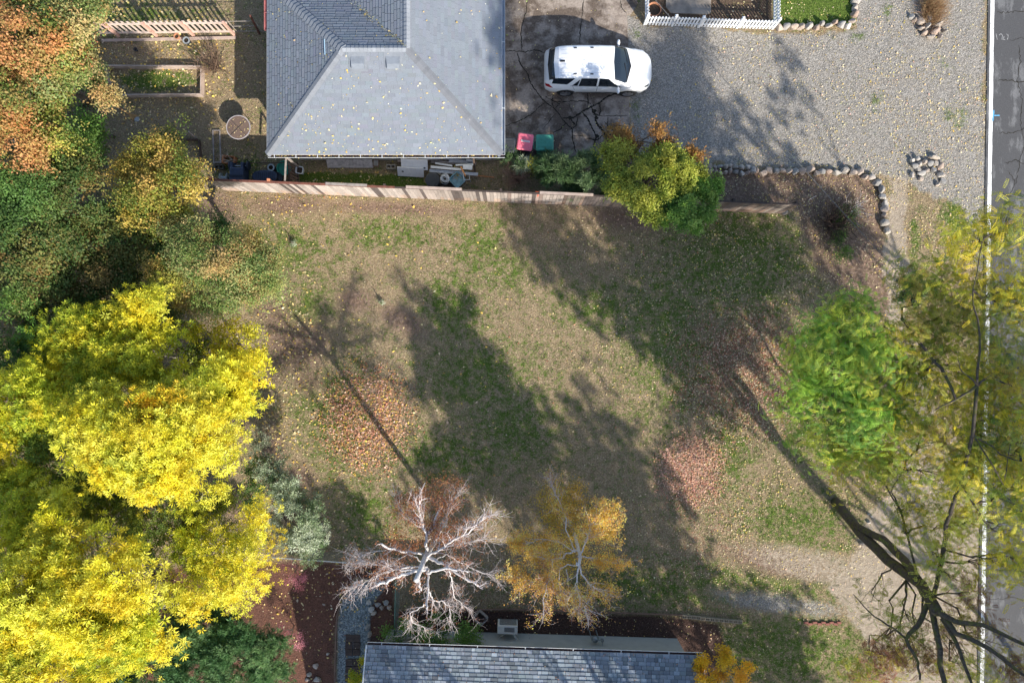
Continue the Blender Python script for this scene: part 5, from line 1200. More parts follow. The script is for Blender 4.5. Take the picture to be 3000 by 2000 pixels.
# tall trees standing south of the plot, beyond the bottom edge; their shade crosses the lawn, gravel and roof
def shade(P,h,r1,r2,rz=1.3,pal='grn',dens=1.0):
    q=g(*P)+Vector((.895*h,-1.287*h,0)); s=(CAMH-h)*K; f=.015/s
    return (1500+q.x/s,1000-q.y/s,h,r1*f,r2*f,rz,pal,dens)
BIG=t_star(7,.34,.15)
def sgroup(name,label,base,specs,dens=(9,14,.48),**kw):
    return tree(name,label,'tree',tuple(g(*base)),[shade(*x) for x in specs],BIG,cl=dens,r0=.15,group='tall trees south of the plot',low=-.9,twig=.02,**kw)
sgroup('tall_tree','tall broad tree south of the lower house, mostly beyond the frame',(2050,2330),
 [((845,1500),10,55,75,1.,'grn',1.8),((920,1500),10,55,72,1.,'grn',1.8),((985,1510),10,45,70,1.,'grn',1.8),((1260,960),12.5,55,90),((1330,1080),12,80,90),((1430,1180),11.5,110,90),((1380,1330),11,110,90),((1540,1290),11,100,90),((1300,1430),10.5,70,80)])  # dense leading lobes added to cast a shade patch near the chain link fence
sgroup('tall_tree','tall rounded tree beyond the bottom edge, right of the lower house',(2400,2350),
 [((1720,1270),12,80,80),((1830,1360),11.5,90,80),((1680,1420),11,110,90),((1860,1520),10.5,120,80),((1560,1520),10,100,80),((1740,1620),10,110,70)])
sgroup('tall_tree','spreading tree near the bottom right corner, beyond the frame',(2700,2350),
 [((1980,1640),9.5,110,70),((2080,1740),9.,110,60),((2230,1830),8.5,130,60),((1850,1720),9,110,50),((2330,1920),8,110,70),((2150,1950),8,90,60),((1560,1930),9,70,90,1.2,'grn',.6),((1760,1950),9,80,60,1.2,'grn',.6)])
sgroup('tall_tree','very tall dense tree southeast of the plot, beyond the corner of the frame',(3350,2400),
 [((1570,640),14,70,90),((1640,760),13.5,90,70),((1760,860),13,110,60),((1900,830),13.5,110,80),((1920,690),14,120,50),((2080,720),13.5,130,90),((2230,740),13,120,80),((2110,880),12.5,110,80),((2000,980),12,80,90),((2040,1100),11.5,45,80,1.2,'grn',.7),((2350,780),12.5,60,110),((2430,650),13,55,60,1.2,'grn',.8)],(9,13,.50))
sgroup('tall_tree','tall street tree right of the road, beyond the right edge of the frame',(3330,1420),
 [((1920,320),13.5,45,110,1.2,'grn',.8),((1905,130),13.5,40,110,1.2,'grn',.8),((1980,300),13,90,60,1.2,'grn',.8),((2060,420),13,80,60,1.2,'grn',.7),((2190,330),12.5,40,70,1.2,'grn',.6),((2270,190),12.5,35,70,1.2,'grn',.5),((2300,430),12,50,40,1.2,'grn',.5)],(8,14,.4))
sgroup('tall_tree','tallest street tree across the road, beyond the right edge of the frame',(3200,1750),
 [((1395,-20),19.5,45,90,1.2,'grn',.9),((1400,150),19.5,22,90,1.2,'grn',.8),((1330,-60),19.5,40,60,1.2,'grn',.6)],(14,18,.4))
# ================================================================ LOOSE THINGS
M_NAVY=mat('navy plastic',(.030,.045,.085),.55,var=.3); M_NAVY2=mat('dark navy plastic',(.018,.026,.045),.6,var=.3); M_BLKP=mat('charcoal plastic',(.035,.04,.047),.6,var=.3)
M_GREENP=mat('green plastic',(.03,.30,.20),.5,var=.15); M_GREYP=mat('grey plastic',(.30,.33,.34),.5,var=.2); M_WHITEP=mat('white plastic',(.74,.76,.78),.4,var=.06)
M_CONC=mat('concrete block',(.36,.33,.28),.9,var=.2,scale=14,bumpd=.004); M_BLUEP=mat('pale blue plastic',(.22,.42,.50),.45,var=.15); M_TERRA=mat('terracotta',(.48,.22,.12),.8,var=.2)
M_SOIL=mat('potting soil',(.045,.032,.022),.95,var=.5,scale=30,bumpd=.01); M_PINKP=mat('pink red plastic',(.80,.17,.24),.5,var=.12); M_TEAL=mat('teal green plastic',(.055,.27,.19),.5,var=.15)
M_STEEL=mat('steel tube',(.45,.46,.47),.35,.7); M_ORW=mat('orange stained wood',(.50,.19,.07),.8,var=.2); M_DARKW=mat('dark brown wood',(.085,.055,.04),.9,var=.4,scale=5); M_BROWNW=mat('brown wood',(.20,.125,.09),.9,var=.3,scale=5)
ORD='first second third fourth fifth sixth seventh eighth ninth tenth eleventh twelfth thirteenth fourteenth fifteenth sixteenth seventeenth eighteenth nineteenth twentieth twenty-first twenty-second twenty-third twenty-fourth twenty-fifth twenty-sixth twenty-seventh twenty-eighth twenty-ninth thirtieth'.split()
def base_at(px,py,h=0): v=g(px,py,h); v.z=0; return v
# ---- wheeled bins
def wheelie(name,label,cat,px,py,lid,body,rz,wd=.62,dp=.70,ht=1.02,group=None,window=None):
    e=empty(name,base_at(px,py,1.05),label,cat,group,rz)
    mb=MB(); n=len(mb.v)
    def ring(w,d,z,oy=0,r=.07):
        o=[]
        for sx,sy in ((1,1),(-1,1),(-1,-1),(1,-1)):
            for k in range(4):
                a={(1,1):0,(-1,1):PI/2,(-1,-1):PI,(1,-1):1.5*PI}[(sx,sy)]+k*PI/6; o.append((sx*(w/2-r)+r*math.cos(a),oy+sy*(d/2-r)+r*math.sin(a),z))
        return o
    def loft(mb,rings):
        m=len(rings[0]); mb.add([v for r in rings for v in r],[(i*m+k,i*m+(k+1)%m,(i+1)*m+(k+1)%m,(i+1)*m+k) for i in range(len(rings)-1) for k in range(m)]+[tuple(range(m))[::-1],tuple((len(rings)-1)*m+k for k in range(m))])
    loft(mb,[ring(wd*.78,dp*.70,.03,.03),ring(wd*.96,dp*.92,ht-.08),ring(wd,dp*.96,ht-.07),ring(wd,dp*.96,ht)])
    mb.build('bin_body',body,e)
    mb=MB(); loft(mb,[ring(wd+.03,dp+.0,ht+.005,-.01),ring(wd+.03,dp+.0,ht+.03,-.01),ring(wd-.06,dp-.10,ht+.062,-.01),ring(wd-.10,dp-.14,ht+.060,-.01)])
    ld=mb.build('lid',lid,e)
    mb=MB(); 
    for sx in (-.15,.0,.15): mb.box((sx*wd/.62,-.01,ht+.066),(.045,dp-.2,.012))
    mb.build('lid_ribs' if False else 'lid_rib',lid,ld)
    mb=MB(); mb.tube([(-wd*.36,dp/2-.02,ht-.02),(-wd*.36,dp/2+.07,ht-.0),(wd*.36,dp/2+.07,ht),(wd*.36,dp/2-.02,ht-.02)],.016,6); mb.build('handle',body,e)
    for sx in (-1,1):
        mb=MB(); mb.lathe((sx*wd*.40,dp*.36,.12),[(0,-.03),(.12,-.03),(.12,.03),(0,.03)],18,M=Matrix.Rotation(PI/2,3,'Y')); mb.build('wheel',M_BLKP,e)
    if window:
        mb=MB(); mb.box((.02,-.02,ht+.076),(.085,.38,.006)); mb.build('label_plate',window,ld)
    return e
BG='wheeled bins lined up at the upper house corner'
wheelie('wheeled_bin','charcoal wheeled bin, half hidden under the eave left of the pink one','bin',1487,425,M_BLKP,M_BLKP,math.radians(-93),wd=.60,dp=.66,group=BG)
wheelie('wheeled_bin','wheeled bin with a faded pink lid and white label, middle of the row','bin',1538,416,M_PINKP,M_NAVY2,math.radians(82),wd=.68,dp=.66,group=BG,window=mat('worn label',(.62,.52,.52),.6,var=.3,scale=30))
wheelie('wheeled_bin','teal green wheeled bin, rightmost of the row beside the yellow sprig','bin',1595,418,M_TEAL,M_TEAL,math.radians(90),wd=.66,dp=.76,group=BG)
# ---- side yard
e=empty('wheeled_bin',base_at(700,508,.3),'navy wheeled bin lying on its side behind the left end of the plank fence','bin',BG); mb=MB()
mb.box((.02,-.10,.34),(.66,.62,.62),taper=.92); mb.build('bin_body',M_NAVY,e,bevel=.05)
mb=MB(); mb.box((.02,-.18,.665),(.60,.05,.04)); mb.build('rib',M_NAVY2,e)
for sx in (-.21,.25):
    mb=MB(); mb.box((sx,.28,.42),(.15,.34,.42),taper=.8); mb.build('corner_moulding',M_NAVY,e,bevel=.03)
for sx in (-.32,.46):
    mb=MB(); mb.lathe((sx,.30,.42),[(0,-.035),(.19,-.035),(.20,-.02),(.20,.02),(.19,.035),(0,.035)],22,M=Matrix.Rotation(PI/2,3,'Y')@Matrix.Rotation(0,3,'X')); mb.build('wheel',M_NAVY2,e)
mb=MB(); mb.tube([(-.3,.30,.42),(.46,.30,.42)],.02,8); mb.build('axle',M_STEEL,e)
e=empty('hose_reel',base_at(659,522,.3),'grey plastic hose reel against the left end of the plank fence','hose reel'); mb=MB()
for x_ in (-.17,.12):
    mb.lathe((x_,0,.28),[(.20,-.012),(.23,-.012),(.23,.012),(.20,.012),(.20,-.012)],22,M=Matrix.Rotation(PI/2,3,'Y'),cap=False)
    for k in range(4): a=k*PI/4; mb.bar((x_,.2*math.cos(a),.28+.2*math.sin(a)),(x_,-.2*math.cos(a),.28-.2*math.sin(a)),.02,.02,up=(1,0,0))
mb.tube([(-.17,0,.28),(.12,0,.28)],.09,12); mb.build('drum',M_GREYP,e); mb=MB(); mb.tube([(-.22,-.2,0),(-.22,0,.28),(-.22,.2,0)],.016,6); mb.tube([(.17,-.2,0),(.17,0,.28),(.17,.2,0)],.016,6); mb.tube([(.17,0,.28),(.30,.0,.30),(.30,.1,.40)],.012,6); mb.build('stand',M_GREYP,e)
e=empty('storage_tub',base_at(777,518,.3),'large oval navy tub with a ribbed lid behind the plank fence','tub'); mb=MB()
mb.lathe((0,0,0),[(.40,0),(.50,.32),(.54,.34),(.54,.37),(.50,.39),(0,.40)],40,sx=1,sy=.50,sup=2.6); mb.build('tub_body',M_NAVY,e)
mb=MB()
for k in range(9): mb.box((-.36+k*.09,0,.405),(.022,.36,.014))
mb.build('lid_rib',M_NAVY2,e)
def bucket(name,label,cat,px,py,h,r0,r1,hh,m,rim=None,fill=None,sup=2.0,tilt=None,sx=1,sy=1,rz=0,n=26):
    e=empty(name,base_at(px,py,hh),label,cat); T=tilt
    mb=MB(); t=.012; mb.lathe((0,0,0),[(0,.0),(r0,.0),(r1,hh),(r1+.02,hh),(r1+.02,hh+.012),(r1-t,hh+.012),(r1-t,hh-.03),(r0-t,.02),(0,.02)],n,sx=sx,sy=sy,sup=sup,rz=rz,M=T); mb.build('bucket_body',m,e)
    if fill: mb=MB(); f=.75; mb.lathe((0,0,0),[(0,hh*f+.02),(r0+(r1-r0)*f-t*1.5,hh*f),(r0+(r1-r0)*f-t*1.5,hh*f-.02)],n,sx=sx,sy=sy,sup=sup,rz=rz,M=T); mb.build('contents',fill,e)
    if rim: mb=MB(); mb.lathe((0,0,hh+.004),[(r1-.05,0),(r1+.01,0),(r1+.01,.02),(r1-.05,.02),(r1-.05,0)],n,sx=sx,sy=sy,sup=sup,rz=rz,cap=False); mb.build('rim',rim,e)
    return e
bucket('plant_pot','round dark pot with a grey rim beside the green tub','pot',794,491,.35,.13,.15,.36,M_BLKP,rim=M_GREYP,fill=M_SOIL)
bucket('round_tub','bright green round tub beside the brown pallet','tub',832,492,.4,.24,.30,.26,M_GREENP,fill=mat('green tub inside',(.03,.24,.16),.5,var=.2))
bucket('round_tub','black rubber tub pressed between the navy oval tub and the fence','tub',812,520,.3,.19,.22,.30,M_BLKP,fill=M_BLKP)
bucket('white_bucket','square white bucket of soil standing on the moss by the pallet','bucket',877,498,.3,.12,.145,.30,M_WHITEP,fill=M_SOIL,sup=7,rz=-.15)
e=empty('brown_pallet',base_at(858,505,.3),'broken brown pallet leaning beside the green tub','pallet'); 
for k in range(7): mb=MB(); mb.bar((-.13+k*.012,.42-k*.14,.62-k*.02),(.18,.32-k*.14,.05),.075,.02); mb.build('slat',M_BROWNW,e)
for x_,z_ in ((-.12,.56),(.12,.10)): mb=MB(); mb.bar((x_,.48,z_),(x_+.05,-.55,z_),.04,.06); mb.build('rail',M_DARKW,e)
e=empty('fence_beam',base_at(838,495,1.9),'narrow grey beam spanning from the house eave to the plank fence','beam'); mb=MB(); mb.bar((.03,.52,1.98),(-.02,-.50,1.98),.06,.05); mb.build('beam',M_GREYW,e)
mb=MB(); mb.box((0,.50,.98),(.07,.07,1.94)); mb.build('post',M_GREYW,e)
e=empty('orange_crate',base_at(668,467,.3),'small orange framed crate full of pale sticks','crate',rz=-.12); mb=MB(); w,d,h=.50,.32,.28
for a,b in (((-w/2,-d/2,h/2),(w/2,-d/2,h/2)),((-w/2,d/2,h/2),(w/2,d/2,h/2)),((-w/2,-d/2,h/2),(-w/2,d/2,h/2)),((w/2,-d/2,h/2),(w/2,d/2,h/2))): mb.bar(a,b,.05 if a[1]!=b[1] else .03,h)
mb.build('crate_frame',M_ORW,e); mb=MB()
for _ in range(16): a=Vector((random.uniform(-.2,.2),random.uniform(-.12,.12),.24)); d_=random.uniform(0,6.28); mb.tube([a,a+Vector((math.cos(d_)*.22,math.sin(d_)*.15,.07))],.012,4)
mb.build('sticks',mat('pale sticks',(.5,.4,.3),.9),e)
e=empty('wooden_ladder',base_at(637,430),'narrow grey wooden ladder lying on the grass by the round table','ladder',rz=.02)
for x_ in (-.16,.14): mb=MB(); mb.bar((x_,.72,.05),(x_+.02,-.75,.05),.05,.07); mb.build('side_rail',M_GREYW,e)
for y_ in (.70,-.70): mb=MB(); mb.bar((-.14,y_,.05),(.13,y_,.05),.05,.05); mb.build('rung',M_GREYW,e)
def block(label,px,py,rz=0,h=.19,m=None,lw=(.40,.19)):
    e=empty('concrete_block',base_at(px,py,h),label,'concrete block','loose concrete blocks in the side yard',rz); mb=MB(); L,W=lw; t=.035
    mb.box((0,W/2-t/2,h/2),(L,t,h)); mb.box((0,-W/2+t/2,h/2),(L,t,h))
    for x_ in (-L/2+t/2,0,L/2-t/2): mb.box((x_,0,h/2),(t,W-2*t,h-.004))
    mb.build('block',m or M_CONC,e); return e
block('pale two hole concrete block near the white cabinet doors',1145,488); block('dark mossy concrete block beside the orange crate',641,489,.05,m=mat('mossy block',(.10,.09,.07),.9,var=.3)); block('concrete block half hidden behind the charcoal drum',1292,506,-.5)
# boards leaning on the house wall
e=empty('wall_panel',base_at(1024,478,.2),'long pale chipped panel leaning against the upper house wall','panel'); mb=MB(); R=Matrix.Rotation(math.radians(38),3,'X'); mb.box((0,.0,.16),(2.0,.40,.04),R); mb.build('panel',mat('chipped pale panel',(.46,.43,.42),.8,var=.3,scale=9),e)
e=empty('foundation_vent',base_at(1101,477,.2),'small dark slatted foundation vent beside the chipped panel','vent',rz=-.05); mb=MB(); mb.box((0,0,.16),(.26,.30,.05)); mb.build('frame',M_BROWNW,e); mb=MB()
for k in range(4): mb.box((-.075+k*.05,0,.189),(.03,.24,.012))
mb.build('slat',M_GREYP,e)
def door(label,px,py,w,h,rz,tilt,hole=None,z=.3,seam=None):
    e=empty('cabinet_door',base_at(px,py,z),label,'panel','white panels leaning in the side yard',rz); R=Matrix.Rotation(math.radians(tilt),3,'X'); mb=MB(); mb.box((0,0,z),(w,h,.05),R); mb.build('panel',M_WHITEP,e,bevel=.008)
    if hole: mb=MB(); c=R@Vector((hole[0],hole[1],.027)); mb.lathe(Vector((0,0,z))+c,[(0,0),(.05,0),(.05,.004),(0,.004)],18,M=R,sy=.7); mb.build('hole',M_DK,e)
    if seam is not None: mb=MB(); c=R@Vector((seam,0,.027)); mb.box(Vector((0,0,z))+c,(.02,h-.02,.004),R@Matrix.Rotation(.4,3,'Z')); mb.build('seam',mat('seam shine',(.9,.9,.92),.3),e)
door('upper white panel leaning by the wall, its hole at the right end',1214,482,1.15,.48,-.05,40,hole=(.44,-.13),z=.42); door('lower white panel with a hole at its left, propped in front of the other',1203,504,1.15,.46,-.06,48,hole=(-.34,.02),z=.25,seam=-.02)
lum=[((1262,474),(1395,480),.12,.05,M_GREYW,.10),((1165,471),(1310,463),.10,.04,M_PALEW,.30),((1200,467),(1335,461),.09,.04,M_WHITE,.36),((1258,500),(1400,511),.13,.05,mat('grey white board',(.55,.58,.62),.6),.20),((1262,489),(1352,497),.10,.04,M_WHITE,.34),((1275,478),(1325,486),.07,.04,M_WHITE,.24),((1335,484),(1388,482),.07,.04,M_WHITE,.36),((1315,471),(1388,476),.14,.06,mat('grey panel',(.40,.41,.44),.6),.18),((1356,489),(1384,491),.20,.03,M_WHITE,.44),((1366,469),(1386,471),.10,.05,mat('grey panel',(.40,.41,.44),.6),.33)]
for i,(a,b,w,t,m,z) in enumerate(lum):
    A=g(*a,z); B=g(*b,z); e=empty('lumber_board',Vector((A.x,A.y,0)),('long grey board at the back of the timber pile','long pinkish board against the wall in the timber pile','white board against the wall in the timber pile','long grey white board at the front of the timber pile','white board crossing the middle of the timber pile','thin short white board in the timber pile','thin white board at the right of the timber pile','wide grey panel under the timber post','broad white notched board by the timber post','small grey plank on top of the wide grey panel')[i],'board','boards of the timber pile'); mb=MB(); mb.bar(A-e.location,B-e.location,w,t); mb.build('board',m,e)
for i,(a,b,z,m,lab,r) in enumerate([((1310,505),(1448,520),.12,M_ORW,'long orange pole on the ground under the pale blue tub',.022),((1350,489),(1364,516),.5,mat('bright orange wood',(.8,.35,.12),.7),'short bright orange stake beside the pale blue tub',.03)]):
    A=g(*a,z); B=g(*b,z); e=empty('wooden_pole',Vector((A.x,A.y,0)),lab,'pole'); mb=MB(); mb.tube([A-e.location,B-e.location],r,8); mb.build('pole',m,e)
e=empty('timber_post',base_at(1392,490),'upright brown timber post under the eave right of the timber pile','post'); mb=MB(); mb.bar((0,.32,1.9),(0,-.28,.02),.07,.07); mb.build('post',M_DARKW,e)
bucket('round_drum','big charcoal round drum with a flat lid behind the plank fence','drum',1267,527,.5,.27,.30,.55,M_BLKP,fill=None); o=[x for x in bpy.data.objects if x.name.startswith('round_drum')][-1]; mb=MB(); mb.lathe((0,0,.555),[(.31,0),(.31,.03),(.24,.045),(0,.05)],28); mb.build('lid',M_BLKP,o)
e=empty('rope_coil',base_at(1304,524,.3),'tangled coil of white cord on the ground beside the charcoal drum','cord'); mb=MB()
for k in range(15):
    a0=random.random()*6; r=random.uniform(.10,.24); c=Vector((random.uniform(-.05,.05),random.uniform(-.05,.05),.22+.02*k)); mb.tube([c+Vector((r*math.cos(a0+t*.5),r*math.sin(a0+t*.5)*.95,random.gauss(0,.03))) for t in range(13)],.014,5)
mb.build('coil',M_WHITEP,e)
bucket('black_crate','shallow black crate under the white cord','crate',1306,546,.2,.20,.24,.20,M_BLKP,sup=6,fill=M_SOIL,sx=1.2,sy=.6)
bucket('pale_blue_tub','pale blue square tub with dead leaves inside, tipped beside the white cord','tub',1340,526,.35,.20,.27,.30,M_BLUEP,sup=5,fill=mat('tub water',(.20,.36,.42),.4,var=.3),rz=.75)
pts=np.array([tuple(g(1340+random.gauss(0,6),519+random.gauss(0,5))[:2]) for _ in range(90)]); litter('tub_leaves','clump of brown leaves in the pale blue tub',pts,(.03,.08),[(.35,.28,.08),R2,(.2,.2,.05)],z=np.full(90,.27)+rng.uniform(0,.03,90))
e=empty('white_stool',base_at(1366,520,.3),'small white tube stool frame beside the pale blue tub','stool'); mb=MB(); z=.34
mb.tube([(-.13,.14,z),(.12,.16,z),(.15,-.10,z),(-.10,-.13,z),(-.13,.14,z)],.02,6)
for x_,y_ in ((-.13,.14),(.12,.16),(.15,-.10),(-.10,-.13)): mb.tube([(x_,y_,z),(x_*1.1,y_*1.1,0)],.016,6)
mb.build('frame',M_WHITEP,e)
# ---- back yard
e=empty('raised_bed',base_at(447,234,.35),'large rectangular raised garden bed edged with pale timber','garden bed'); a=g(304,191,.35); b=g(588,193,.35); c=g(587,275,.35); d=g(322,277,.35); o_=e.location
for p,q in ((a,b),(b,c),(c,d),(d,a)):
    p=Vector((p.x,p.y,.17))-o_; q=Vector((q.x,q.y,.17))-o_; dd=(q-p).normalized(); mb=MB(); mb.bar(p-dd*.02,q-dd*.045,.042,.34); mb.build('side_board',M_PALEW,e)
def rail(name,lab,cat,a,b,z,w,t,m):
    A=g(*a,z); B=g(*b,z); e=empty(name,Vector((A.x,A.y,0)),lab,cat); mb=MB(); mb.bar(A-e.location,B-e.location,w,t); mb.build('board',m,e); return e
e=rail('edging_board','low dark board edging with two small stakes below the raised bed','edging',(385,409),(580,409),.12,.05,.2,M_DARKW)
for p in ((522,402),(578,407)): 
    mb=MB(); q=base_at(*p)-e.location; mb.bar(q+Vector((0,0,0)),q+Vector((-.12,.15,.55)),.045,.045); mb.build('stake',M_PALEW,e)
rail('edging_board','thin dark board running down the back yard left of the ladder','edging',(584,412),(590,490),.1,.05,.18,M_DARKW)
rail('metal_bar','thin dark bar lying between the orange crate and the green tub','bar',(690,478),(830,477),.3,.03,.03,M_DARKW)
# round table
e=empty('round_table',base_at(698,373,.72),'round glass topped garden table with four panels and a few leaves on it','table'); mb=MB()
M_TGL,nt,b=nodes('smoked table glass'); b.inputs['Base Color'].default_value=(.16,.115,.095,1); b.inputs['Roughness'].default_value=.12
mb.lathe((0,0,.70),[(0,0),(.49,0),(.49,.012),(0,.012)],48); mb.build('glass_top',M_TGL,e)
mb=MB(); mb.lathe((0,0,.70),[(.485,-.012),(.52,-.012),(.52,.018),(.485,.018),(.485,-.012)],48,cap=False); mb.build('rim',mat('pale rim metal',(.55,.50,.50),.4,.3),e)
mb=MB()
for a in (.78,.78+PI/2): mb.bar((-.48*math.cos(a),-.48*math.sin(a),.716),(.48*math.cos(a),.48*math.sin(a),.716),.018,.008)
mb.build('cross_bar',M_DK,e)
for k in range(4): 
    a=.78+k*PI/2; mb=MB(); mb.tube([(.40*math.cos(a),.40*math.sin(a),.69),(.5*math.cos(a),.5*math.sin(a),0)],.014,6); mb.build('leg',M_DK,e)
tb=e.location; pts=np.array([(tb.x+r*math.cos(a),tb.y+r*math.sin(a)) for r,a in [(random.random()**.5*.42,random.random()*6.28) for _ in range(32)]]); litter('table_leaves','yellow leaves lying on the round glass table',pts,(.05,.10),[Y1,Y2],z=np.full(32,.728)+rng.uniform(0,.004,32),nrm=(0,0,1))
mb=MB(); e2=empty('garden_stake',base_at(724,392,.3),'short pale metal stake at the lower right of the round table','stake'); mb.tube([(-.05,.08,.25),(.06,-.06,.32)],.016,6); mb.build('stake',M_STEEL,e2)
e=empty('garden_rake',base_at(305,287,.9),'orange handled broom leaning out of the thicket with a pale bristle head','broom'); A=g(303,286,1.0)-e.location; B=g(380,336,.2)-e.location; mb=MB(); mb.tube([A,B],.022,8); mb.build('handle',M_ORW,e)
mb=MB(); D=(B-A).normalized(); n_=Vector((-D.y,D.x,0)).normalized()
for k in range(26): s_=(k/25-.5)*2; mb.tube([B+n_*s_*.06,B+D*.26+n_*s_*.17+Vector((0,0,random.uniform(-.05,.03)))],.009,4)
mb.build('bristles',mat('straw bristles',(.42,.27,.12),.9,var=.4),e); mb=MB(); mb.lathe(B+D*.32+Vector((0,0,.0)),[(0,-.04),(.10,-.03),(.12,.02),(.06,.07),(0,.08)],14,sx=1.2); mb.build('pale_cup',M_GREYP,e)
bucket('clay_pot','small terracotta pot by the open slat fence','pot',517,106,.2,.08,.11,.20,M_TERRA,fill=M_SOIL); bucket('dark_pot','dark round pot right of the terracotta pot','pot',546,119,.2,.11,.15,.22,M_BLKP,rim=M_GREYP,fill=M_SOIL)
bucket('dark_pot','tiny dark pot alone in the leaf litter above the raised bed','pot',397,145,.1,.05,.07,.12,M_BLKP,fill=M_SOIL)
# ---- front garden
e=bucket('clay_pot','large open terracotta ring pot inside the picket fence','pot',1917,27,.35,.24,.29,.34,M_TERRA,fill=M_SOIL)
P=[(1950,22),(1956,-140),(2082,-140),(2082,40),(2070,44),(1965,40)]; mb=MB(); mb.prism([tuple(g(*p)[:2]) for p in P],-.05,.06); mb.build('garden_slab',mat('pale garden concrete',(.27,.23,.19),.9,var=.3,scale=2,bumpd=.003),None)['kind']='structure'
# hedge-ish green by the picket corner
def bush(name,label,cat,lobes,T,cl,sc=(.8,1.2),group=None,bark=None,r0=.02,**kw):
    c=lobes[0]; q=base_at(c[0],c[1],c[2]*.5); return tree(name,label,cat,tuple(q),lobes,T,cl=cl,sc=sc,group=group,bark=bark,r0=r0,twig=.006,**kw)
bush('green_shrub','leafy green shrub hugging the lower house wall under the bare birch','shrub',[(1190,1860,1.3,60,40,.6,'shrub'),(1270,1865,1.5,80,45,.7,'shrub'),(1355,1855,1.4,55,45,.6,'shrub'),(1300,1825,1.2,50,25,.4,'shrub'),(1240,1835,1.3,60,25,.5,'shrub'),(1340,1880,1.,60,25,.5,'shrub')],t_tuft(9,.13,.075,.05),(38,34,.14))
bush('yellow_tree','small golden leaved tree at the right corner of the lower roof','tree',[(2110,1950,3.3,50,45,.5,'gold'),(2150,1980,3.4,45,40,.5,'gold'),(2080,1990,3.2,40,30,.4,'gold'),(2130,1915,3.4,16,25,.3,'gold'),(2185,1965,3.2,20,35,.3,'gold'),(2060,1950,3.,20,12,.2,'gold')],t_tuft(8,.11,.07,.045),(34,34,.12))
bush('yellow_shrub','narrow yellow green shrub between the stepping stones and the lower roof','shrub',[(1052,1960,1.4,14,40,.5,'lime'),(1045,1985,1.2,25,20,.4,'lime')],t_tuft(8,.10,.06,.04),(70,30,.09))
for lab,px,py in (('wispy dusky pink shrub just below the chain link fence',862,1668),('deep pink shrub halfway down the red soil bed',852,1845)):
    bush('pink_shrub',lab,'shrub',[(px,py,.9,45,40,.4,'pink'),(px+12,py+30,.8,25,25,.3,'pink')],t_tuft(7,.10,.045,.016),(60,26,.10),group='pink shrubs in the red soil bed')
bush('dark_shrub','dark upright rosemary like shrub between the bins and the maple','shrub',[(1640,500,1.4,50,45,.6,'rosem'),(1710,510,1.6,60,55,.7,'rosem'),(1740,545,1.3,45,30,.5,'rosem'),(1612,488,1.1,40,26,.5,'rosem'),(1670,555,1.0,60,20,.4,'rosem')],NEED,(60,50,.14),upb=1.2)
bush('blade_shrub','spiky grey green clump growing beside the bins','shrub',[(1500,476,.8,32,22,.4,'rosem'),(1625,468,1.,35,22,.4,'rosem'),(1530,474,.9,18,14,.3,'sage')],t_needle(14,.24,.022),(60,20,.12),upb=1.3)
bush('yellow_sprig','small bright yellow compound leaved sapling in front of the pink lidded bin','sapling',[(1563,462,1.3,22,20,.25,'yel'),(1570,478,1.2,14,10,.2,'yel')],PINN,(160,4,.05),sc=(.7,1.0))
bush('olive_plant','low leafy weeds at the corner of the driveway edge','plant',[(1585,500,.5,30,15,.2,'gy'),(1765,470,.6,20,25,.2,'dkg')],TUFTS,(60,16,.1))
# bare shrub
def bare_shrub(label,px,py,n,rad,ht,m,seed,squash=1.0):
    random.seed(seed); e=empty('bare_shrub',base_at(px,py,0.1),label,'shrub'); mb=MB()
    for _ in range(n):
        a=random.random()*6.28; t=random.uniform(.3,1.1); d=Vector((math.cos(a)*math.sin(t),math.sin(a)*math.sin(t)*squash,math.cos(t))); p=Vector((random.gauss(0,.08),random.gauss(0,.06),0)); L=rad*random.uniform(.6,1.15); q=[p]; r=.013
        for k in range(5): d=(d+Vector((random.gauss(0,.16),random.gauss(0,.16),.05))).normalized(); p=p+d*L/5; q.append(p)
        mb.tube(q,[r*(1-.13*k) for k in range(6)],4,cap=False)
        for _ in range(3):
            s_=q[random.randint(2,4)]; dd=(d+Vector((random.gauss(0,.6),random.gauss(0,.6),random.gauss(0,.3)))).normalized(); mb.tube([s_,s_+dd*L*.18,s_+dd*L*.34+Vector((random.gauss(0,.03),random.gauss(0,.03),0))],[r*.6,r*.5,r*.35],3,cap=False)
    mb.build('stems',m,e); return e
bare_shrub('bare reddish stemmed shrub spreading behind the middle of the plank fence',1516,524,85,1.05,1,mat('reddish stem',(.42,.27,.20),.8,var=.3,scale=3),3,.8)
bare_shrub('bare brown shrub in the back yard left of the house shadow',628,196,70,1.25,1,mat('brown stem',(.17,.11,.075),.85,var=.3,scale=3),4)
bare_shrub('sparse dry twig shrub in the leaf strewn corner bed',2500,620,30,.9,1,M_TWIG,6)
bare_shrub('dense dark brown brush pile at the lawn corner below the field stones',2432,655,130,1.5,1,mat('dark stem',(.07,.045,.035),.9,var=.4,scale=3),8)
